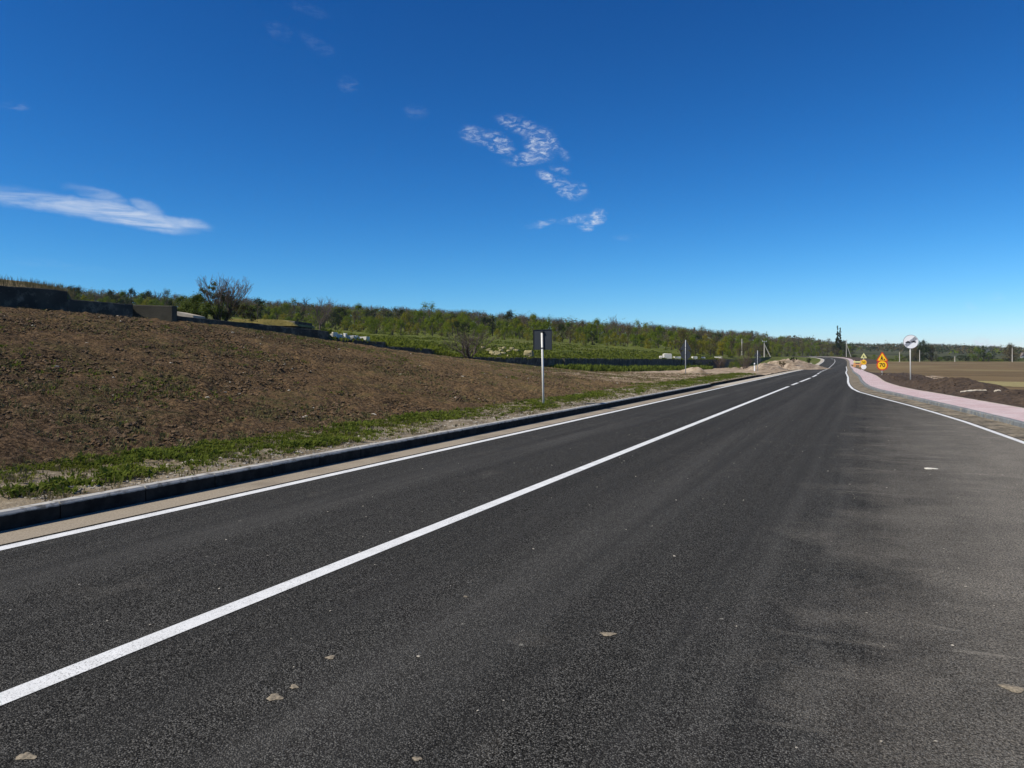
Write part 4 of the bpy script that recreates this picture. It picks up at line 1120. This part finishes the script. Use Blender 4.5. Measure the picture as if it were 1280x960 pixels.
# yellow road works signs
def works_tri(o, s, zc, face, sym=True, bord='red', y0=-.052):
    mb = MB(); mb.prism(tri_pts(s, zc), y0, y0 + .012); mb.build('triangular_panel', M[bord], o)
    mb = MB(); mb.prism(tri_pts(s, zc, .76, .10), y0 - .004, y0 - .001); mb.build('triangle_face', M[face], o)
    if sym:
        mb = MB(); yb, yf = y0 - .0085, y0 - .0045; q = s
        disc(mb, .042 * q, yf - .004, yb + .004, zc + .17 * q, 16, -.03 * q)
        mb.prism([(-.07 * q, zc + .12 * q), (.0, zc + .12 * q), (.04 * q, zc - .02 * q), (-.02 * q, zc - .05 * q), (-.10 * q, zc + .02 * q)], yb, yf)
        mb.prism([(-.10 * q, zc + .015 * q), (-.03 * q, zc - .045 * q), (-.08 * q, zc - .17 * q), (-.15 * q, zc - .17 * q)], yb, yf)
        mb.prism([(-.035 * q, zc - .05 * q), (.035 * q, zc - .025 * q), (.06 * q, zc - .17 * q), (.0 * q, zc - .17 * q)], yb, yf)
        mb.prism([(.0, zc + .11 * q), (.02 * q, zc + .075 * q), (.17 * q, zc - .05 * q), (.155 * q, zc - .07 * q)], yb, yf)
        mb.prism([(.085 * q, zc - .17 * q), (.15 * q, zc - .07 * q), (.20 * q, zc - .09 * q), (.25 * q, zc - .17 * q)], yb, yf)
        mb.build('worker_symbol', M['black'], o)
def round_sign(o, r, zc, face, txt=None, y0=-.052, size=None, rim='red'):
    mb = MB(); disc(mb, r, y0, y0 + .012, zc); mb.build('round_panel', M[rim], o)
    mb = MB(); disc(mb, r * .80, y0 - .004, y0 - .001, zc); mb.build('round_face', M[face], o)
    if txt:
        m = text_mesh(txt, size or r * 1.05); m.materials.clear(); m.materials.append(M['black'])
        t = link(bpy.data.objects.new('numerals', m), o); t.location = (0, y0 - .008, zc); t.rotation_euler = (R(90), 0, 0)
x, y = at(1102.7, 56); z0 = hz(471.5, 56); o = empty('road_works_sign', (x, y, z0), R(4)); p2 = 56 / F
pole(o, (471.5 - 441.5) * p2, .035, M['galv'])
works_tri(o, .84, (471.5 - 447.6) * p2, 'yellow'); round_sign(o, .38, (471.5 - 456.5) * p2, 'yellow', '70')
tag(o, 'yellow road works triangle above a yellow 70 disc, behind the pavement', 'traffic sign')
x, y = at(1079.6, 98); z0 = hz(462.5, 98); o = empty('road_works_sign', (x, y, z0), R(6)); p2 = 98 / F
pole(o, 21 * p2, .035, M['galv'])
works_tri(o, .80, 17.0 * p2, 'pale_yellow', bord='pale_yellow'); round_sign(o, .37, 9.6 * p2, 'yellow', '50', rim='orange')
mb = MB(); disc(mb, .31, -.052, -.04, 3.9 * p2, 32); mb.build('white_plate', M['white'], o)
tag(o, 'farther pole carrying a faded triangle, an orange disc and a white plate', 'traffic sign')
x, y = at(1072, 112); o = empty('road_barrier', (x, y, hz(458.5, 112)), R(-8))
for sx in (-.42, .42):
    mb = MB(); mb.prism([(sx - .20, 0), (sx + .20, 0), (sx + .04, 1.0), (sx - .04, 1.0)], -.05, .05); mb.build('leg', M['orange'], o)
for i, zz in enumerate((.35, .72)):
    mb = MB(); mb.box((0, -.075, zz), (1.15, .04, .18), bev=.01); mb.build('board', M['orange'] if i == 0 else M['pale_yellow'], o)
tag(o, 'orange and pale barrier boards left of the farther sign pole', 'barrier')
# white board scraps on the heap
def scrap(u, v, d, L, label, seed):
    gg = random.Random(seed); x, y = at(u, d); n = 14; V = []; Fc = []
    for i in range(n + 1):
        t = i / n; w_ = .03 + gg.uniform(-.012, .012); zz = gg.uniform(-.008, .008) + .05 + .03 * math.sin(t * 3)
        for q in (-1, 1):
            for zt in (0, .03): V.append(((t - .5) * L, q * w_, zz + zt))
    for i in range(n):
        a = i * 4; b = a + 4
        Fc += [(a, b, b + 2, a + 2), (a + 1, a + 3, b + 3, b + 1), (a, a + 1, b + 1, b), (a + 2, b + 2, b + 3, a + 3)]
    Fc += [(0, 2, 3, 1), (n * 4, n * 4 + 1, n * 4 + 3, n * 4 + 2)]
    o = obj('plastic_scrap', V, Fc, M['pale_concrete']); o.location = (x, y, hz(v, d)); o.rotation_euler = (R(35), R(-3), YAW); tag(o, label, 'scrap')
scrap(1216, 490.8, 27.2, .92, 'long crumpled white strip lying on the dark soil heap', 3)
scrap(1246, 490.8, 25.6, .22, 'short white scrap right of the long white strip', 4)
scrap(1109, 469.8, 52, .30, 'small pale scrap on the soil right of the yellow signs', 5)

# ------------------------------------------------------------------ utility poles
def upole(u, vb, vt, d, label, brace=None, arm=True, group=None):
    x, y = at(u, d); H = (vb - vt) / F * d; r = max(.13, H * .018)
    o = empty('utility_pole', (x, y, hz(vb, d)), YAW)
    mb = MB(); mb.tube([(0, 0, -.6), (0, 0, H)], [r * 1.15, r * .75], 8); mb.build('pole', M['concrete_pole'], o)
    if brace:
        mb = MB(); mb.tube([(brace / F * d, .2, -.5), (0, 0, H * .78)], [r, r * .75], 8); mb.build('brace', M['concrete_pole'], o)
    if arm:
        mb = MB(); mb.box((0, -.15, H * .95), (1.1, .08, .08)); mb.build('crossarm', M['grey_pole'], o)
        for k in (-.5, .5):
            mb = MB(); mb.tube([(k, -.15, H * .95), (k, -.15, H * .95 + .22)], [.05, .03], 6); mb.build('insulator', M['white'], o)
    tag(o, label, 'utility pole', group)
upole(927.4, 441.5, 423.5, 200, 'thin straight concrete pole left of the braced pole', None, False)
upole(955.4, 443.5, 426, 190, 'concrete pole with a brace above the dirt heap', 8)
upole(1058, 447.5, 424.5, 300, 'tall concrete pole with a brace at the outside of the bend', 7)
upole(1124.5, 452.5, 440, 255, 'short pale pole left of the round white sign', None, False)
upole(1149.6, 452.5, 437.5, 255, 'pale pole in front of the large dark tree', None, False)
upole(1265.3, 452.5, 434.5, 250, 'pale pole in front of the round brown green tree', None, False)
upole(1193.5, 452.5, 445.5, 255, 'short pale pole beyond the field below the white houses', None, False)

# ------------------------------------------------------------------ limestone blocks, shed, houses
def stone_block(u, v, d, w, h, label, seed, group=None, dep=.6, mat='limestone'):
    gg = random.Random(seed); x, y = at(u, d); W = w / F * d; Hh = h / F * d
    mb = MB(); mb.box((0, 0, Hh / 2 - .15), (W, dep, Hh + .3), bev=min(W, Hh) * .12)
    V = [(a + gg.uniform(-.04, .04) * W, b + gg.uniform(-.03, .03), c + gg.uniform(-.05, .05) * Hh) for a, b, c in mb.v]
    o = obj('limestone_block', V, mb.f, M[mat]); o.location = (x, y, hz(v, d)); o.rotation_euler = (0, 0, YAW + gg.uniform(-.3, .3))
    tag(o, label, 'stone block', group)
G1 = 'white limestone blocks behind the short wall'
for u, v, w, h, lb in [(415.6, 421, 8, 5.6, 'tall white limestone block, leftmost behind the short wall'), (424, 422.2, 7.5, 4.6, 'wide white limestone block next to the leftmost one'), (431.5, 421.4, 3.5, 4.8, 'narrow yellowish upright stone between white blocks'),
                       (438.5, 423.4, 9, 4.2, 'broad cream block in the middle of the limestone row'), (445.3, 423, 2.6, 3.6, 'tiny yellowish stone right of the broad cream block'), (454, 423.6, 13, 2.8, 'long flat white slab at the right end of the limestone row')]:
    stone_block(u, v, float(dwall(u, WX - 1.0)), w, h, lb, int(u * 7), G1)
for u, v, w, h, lb in [(834, 449, 11, 6.2, 'large white stone block standing behind the long wall'), (826.5, 449, 5, 3.5, 'small white stone left of the large white block'), (846, 449, 9, 2.8, 'low white stone right of the large white block'),
                       (868, 448.6, 6, 2.6, 'low white stone just right of the second sign'), (879, 449, 4, 2.4, 'tiny white stone above the overgrown wall'), (898, 449, 9, 2.6, 'low white slab near the overgrown wall end')]:
    stone_block(u, v, float(dwall(u, WX - .75)), w, h * 1.15, lb, int(u * 7), 'white stones behind the long wall')
G3 = 'rubble stones scattered on the meadow behind the square sign'
gg = random.Random(19)
for i in range(26):
    u = gg.uniform(612, 648); v = 432 + (gg.random()) * 11
    d = 95 - (v - 432) * 2.2
    stone_block(u, hz and v + .6, d, gg.uniform(1.2, 3.4), gg.uniform(.8, 1.8), 'pale yellowish rubble stone on the meadow left of the square sign', 400 + i, G3, .35, 'rub')  if False else None
M['rub'] = mottled('tan_rubble', (.33, .275, .145), (.22, .19, .09), 2, .95, .4, 10, .02)
for i in range(26):
    u = gg.gauss(628, 13); t = gg.random(); d = float(dwall(u, WX)) + 3 + t * 26
    x, y = at(u, d); W = gg.uniform(.18, .55); hh = W * .6
    mb = MB(); mb.box((0, 0, 0), (W, W * .8, hh), bev=W * .2)
    V = [(a + gg.uniform(-.06, .06) * W, b + gg.uniform(-.06, .06) * W, c + gg.uniform(-.06, .06) * W) for a, b, c in mb.v]
    o = obj('rubble_stone', V, mb.f, M['rub']); o.location = (x, y, hill_z(u, d) + hh * .35); o.rotation_euler = (gg.uniform(-.2, .2), gg.uniform(-.2, .2), gg.uniform(0, 3))
    tag(o, 'pale yellowish rubble stone on the meadow left of the square sign', 'stone', G3)
d = 62; x, y = at(661, d)
mb = MB(); mb.box((0, 0, 0), (.75, .6, .55), bev=.14); V = [(a + gg.uniform(-.06, .06), b + gg.uniform(-.06, .06), c + gg.uniform(-.05, .05)) for a, b, c in mb.v]
o = obj('boulder', V, mb.f, M['rub']); o.location = (x, y, hz(442.5, d)); tag(o, 'largest tan boulder, just left of the square sign panel', 'stone')
# low shed with mossy straw-coloured roof behind the long wall
d = float(dwall(346, WX - 1.9)); x, y = at(346, d); o = empty('low_shed', (x, y, hz(410, d)), YAW - R(4)); q = d / F
mb = MB(); mb.box((0, 0, -.15), (70 * q, 2.4, .85), bev=.03); mb.build('wall', M['old_concrete'], o)
mb = MB(); mb.prism([(-44 * q, 2.0 * q), (38 * q, 1.0 * q), (34 * q, 4.6 * q), (20 * q, 8.6 * q), (-44 * q, 10.0 * q)], -1.5, 1.5); r0 = mb.build('roof', M['straw_roof'], o)
tag(o, 'low shed with a mossy straw coloured roof behind the long wall', 'shed')
d = float(dwall(232, WX - 1.0)); x, y = at(232, d); mb = MB(); q = d / F
mb.prism([(-16 * q, -6 * q), (18 * q, -7 * q), (17 * q, -1 * q), (-6 * q, 4 * q), (-16 * q, 5 * q)], -.6, .6)
o = mb.build('concrete_slab', M['pale_concrete']); o.location = (x, y, hz(394, d)); o.rotation_euler = (0, 0, YAW); tag(o, 'pale tilted concrete slab at the left foot of the leafy bush', 'slab')
# far houses
def house(u, vb, d, w, h, label, rf=2.2):
    x, y = at(u, d); W = w / F * d; Hh = h / F * d
    o = empty('house', (x, y, hz(vb, d)), YAW + R(8))
    mb = MB(); mb.box((0, 0, Hh / 2 - .5), (W, W * .7, Hh + 1)); mb.build('wall', M['house_wall'], o)
    mb = MB(); e = .4
    mb.prism([(-W / 2 - e, Hh), (W / 2 + e, Hh), (0, Hh + rf)], -W * .38, W * .38); mb.build('roof', M['house_roof'], o)
    for k in (-.25, .25):
        mb = MB(); mb.box((k * W, -W * .352, Hh * .5), (W * .16, .06, Hh * .35)); mb.build('window', M['glass'], o)
    tag(o, label, 'house')
house(1198.5, 443.3, 700, 5.2, 2.5, 'small white house, left of the two beyond the field')
house(1208.5, 443.3, 690, 8.8, 2.3, 'wider white house, right of the two beyond the field', 1.6)
house(1278.5, 448.5, 420, 4.5, 3.0, 'white house at the right edge behind the hedge')

# ------------------------------------------------------------------ sky, sun, camera
SUN_EL = R(46); sx, sy = -.66, -.75
saz = math.atan2(sx, sy)                 # from +Y towards +X
L = bpy.data.lights.new('sun', 'SUN'); L.energy = 4.8; L.angle = R(.53); L.color = (1.0, .94, .83)
so = bpy.data.objects.new('sun', L); COL.objects.link(so)
to_sun = Vector((math.sin(saz) * math.cos(SUN_EL), math.cos(saz) * math.cos(SUN_EL), math.sin(SUN_EL)))
so.rotation_euler = to_sun.to_track_quat('Z', 'Y').to_euler()

W = bpy.data.worlds.new('World'); S.world = W; W.use_nodes = True
t = W.node_tree; t.nodes.clear()
def N(kind, **kw):
    x = t.nodes.new('ShaderNode' + kind)
    for k, v in kw.items(): setattr(x, k, v)
    return x
def V_(s, v):
    if isinstance(v, bpy.types.NodeSocket): t.links.new(v, s)
    else: s.default_value = v
def mth(op, a, b=0.0, clamp=False):
    x = N('Math', operation=op, use_clamp=clamp); V_(x.inputs[0], a); V_(x.inputs[1], b); return x.outputs[0]
def rmp(f, a, b, smooth=True):
    x = N('MapRange', clamp=True, interpolation_type='SMOOTHSTEP' if smooth else 'LINEAR'); V_(x.inputs[0], f); x.inputs[1].default_value = a; x.inputs[2].default_value = b; return x.outputs[0]
sky = N('TexSky', sky_type='NISHITA'); sky.sun_disc = False; sky.sun_elevation = SUN_EL; sky.sun_rotation = saz % (2 * math.pi)
sky.altitude = 2000; sky.air_density = 1.0; sky.dust_density = 0.0; sky.ozone_density = 1.0
SKY = .1
sp_ = N('SeparateColor'); t.links.new(sky.outputs[0], sp_.inputs[0]); gm = N('CombineColor')
for i_, (g_, p_) in enumerate(((.84, 2.2), (1.0, 1.40), (1.30, 1.17))):      # deep polarised spring sky
    t.links.new(mth('MULTIPLY', mth('POWER', mth('MULTIPLY', sp_.outputs[i_], SKY), p_), g_ / SKY), gm.inputs[i_])
tc = N('TexCoord'); sep = N('SeparateXYZ'); t.links.new(tc.outputs['Generated'], sep.inputs[0])
az = mth('ARCTAN2', sep.outputs[0], sep.outputs[1]); el = mth('ARCSINE', sep.outputs[2])
def azel(u, v):
    a = math.atan((u - CX) / F) - YAW; e = math.atan((HV - v) / F * math.cos(math.atan((u - CX) / F))); return a, e
cmb = N('CombineXYZ'); t.links.new(az, cmb.inputs[0]); t.links.new(el, cmb.inputs[1])
def nz(scale, det, rough, sc, rot, dist=0.0):
    mp = N('Mapping'); t.links.new(cmb.outputs[0], mp.inputs[0]); mp.inputs['Rotation'].default_value = (0, 0, rot); mp.inputs['Scale'].default_value = sc
    x = N('TexNoise'); t.links.new(mp.outputs[0], x.inputs['Vector']); x.inputs['Scale'].default_value = scale; x.inputs['Detail'].default_value = det; x.inputs['Roughness'].default_value = rough; x.inputs['Distortion'].default_value = dist
    return x.outputs['Fac']
warp = nz(14, 5, .6, (1, 1, 1), 0); warp2 = nz(11, 5, .6, (1, 1, 1), 1.3)
def blob(u, v, lu, lv, ang, amp):
    a, e = azel(u, v); k = 1 / F * math.cos(math.atan((u - CX) / F))
    da = mth('ADD', mth('SUBTRACT', az, a), mth('MULTIPLY', mth('SUBTRACT', warp, .5), .045)); de = mth('ADD', mth('SUBTRACT', el, e), mth('MULTIPLY', mth('SUBTRACT', warp2, .5), .022))
    ca, sa = math.cos(R(ang)), math.sin(R(ang))
    p = mth('ADD', mth('MULTIPLY', da, ca / (lu * k)), mth('MULTIPLY', de, -sa / (lu * k)))
    q = mth('ADD', mth('MULTIPLY', da, sa / (lv * k)), mth('MULTIPLY', de, ca / (lv * k)))
    r2 = mth('ADD', mth('MULTIPLY', p, p), mth('MULTIPLY', q, q))
    return mth('MULTIPLY', mth('POWER', rmp(r2, 1.25, .0), 1.35), amp)
def summ(bs):
    m = bs[0]
    for b in bs[1:]: m = mth('MAXIMUM', m, b)
    return m
streak = nz(30, 6, .62, (.35, 2.6, 1), R(8), .8)
c1 = summ([blob(100, 259, 132, 14, 7, .8), blob(172, 271, 76, 14, 10, 1.15), blob(130, 246, 44, 9, 14, .45), blob(188, 260, 20, 10, 20, .6), blob(225, 278, 40, 9, 10, .75), blob(30, 254, 70, 10, 4, .8)])
c1 = mth('MULTIPLY', c1, rmp(streak, .22, .78))
fine = nz(105, 6, .68, (.75, 1.7, 1), R(-25), .5); soft = nz(22, 4, .6, (1, 1, 1), .4)
c2 = summ([blob(596, 171, 26, 11, 15, .55), blob(625, 180, 20, 13, 30, .8), blob(650, 157, 30, 12, 18, .6), blob(676, 182, 24, 22, 40, 1.0), blob(660, 200, 36, 9, -4, .7), blob(703, 193, 12, 8, 20, .35),
           blob(679, 223, 14, 8, 28, 1.0), blob(704, 237, 26, 11, 32, .65), blob(722, 240, 16, 12, 10, .55), blob(744, 271, 20, 10, -20, 1.1), blob(722, 273, 32, 6, -8, .6), blob(674, 280, 20, 5, -14, .5), blob(730, 283, 12, 5, 0, .7), blob(700, 214, 16, 6, 14, .35)])
c2 = mth('MULTIPLY', c2, mth('ADD', mth('MULTIPLY', rmp(fine, .42, .70), .95), mth('MULTIPLY', rmp(soft, .36, .66), .14)))
c3 = summ([blob(432, 105, 16, 11, 20, .28), blob(350, 37, 20, 10, 15, .22), blob(24, 133, 16, 6, 0, .28), blob(522, 141, 13, 11, 0, .2), blob(395, 55, 24, 9, 30, .16), blob(786, 296, 16, 6, 0, .22), blob(1243, 372, 15, 6, 0, .55), blob(1210, 383, 12, 7, 0, .30),
           blob(1231, 427, 11, 9, 0, 2.6), blob(1240, 431, 14, 6, 0, 2.0), blob(1278, 430, 14, 6, 0, 1.2), blob(385, 12, 26, 7, 15, .10), blob(60, 330, 90, 6, 4, .10)])
c3 = mth('MULTIPLY', mth('MULTIPLY', c3, .36), mth('MULTIPLY', rmp(soft, .3, .6), rmp(fine, .36, .62)))
c1 = mth('MULTIPLY', c1, mth('ADD', .72, mth('MULTIPLY', rmp(soft, .3, .65), .28)))
cm = mth('ADD', mth('ADD', mth('MULTIPLY', c1, .84), mth('MULTIPLY', c2, .78)), c3, True)
mx = N('Mix', data_type='RGBA'); V_(mx.inputs[0], mth('MULTIPLY', cm, .92)); t.links.new(gm.outputs[0], mx.inputs[6]); mx.inputs[7].default_value = (.76 / SKY, .82 / SKY, .90 / SKY, 1)
bg = N('Background'); bg.inputs[1].default_value = SKY * .87; t.links.new(mx.outputs[2], bg.inputs[0])
wo = N('OutputWorld'); t.links.new(bg.outputs[0], wo.inputs[0])

hm = bpy.data.materials.new('haze'); hm.use_nodes = True; hn = hm.node_tree; hn.nodes.clear()
ho = hn.nodes.new('ShaderNodeOutputMaterial'); hv = hn.nodes.new('ShaderNodeVolumePrincipled')
hv.inputs['Density'].default_value = .00011; hv.inputs['Color'].default_value = (.80, .88, 1, 1); hn.links.new(hv.outputs[0], ho.inputs['Volume'])
hb = MB(); hb.box((0, 0, 29.7), (7300, 7300, 64)); tag(hb.build('haze', hm), 'thin blue spring haze over the valley', 'haze', kind='stuff')
cam = bpy.data.cameras.new('camera'); co = bpy.data.objects.new('camera', cam); COL.objects.link(co)
co.location = (0, 0, CH); co.rotation_euler = (R(90), 0, YAW)
cam.sensor_width = 36; cam.lens = 36 * F / 1280; cam.shift_y = -(480 - HV) / 1280.0
cam.clip_start = .05; cam.clip_end = 20000
S.camera = co
S.render.engine = 'CYCLES'
S.view_settings.view_transform = 'Standard'; S.view_settings.look = 'None'; S.view_settings.exposure = 0.22; S.view_settings.gamma = 1
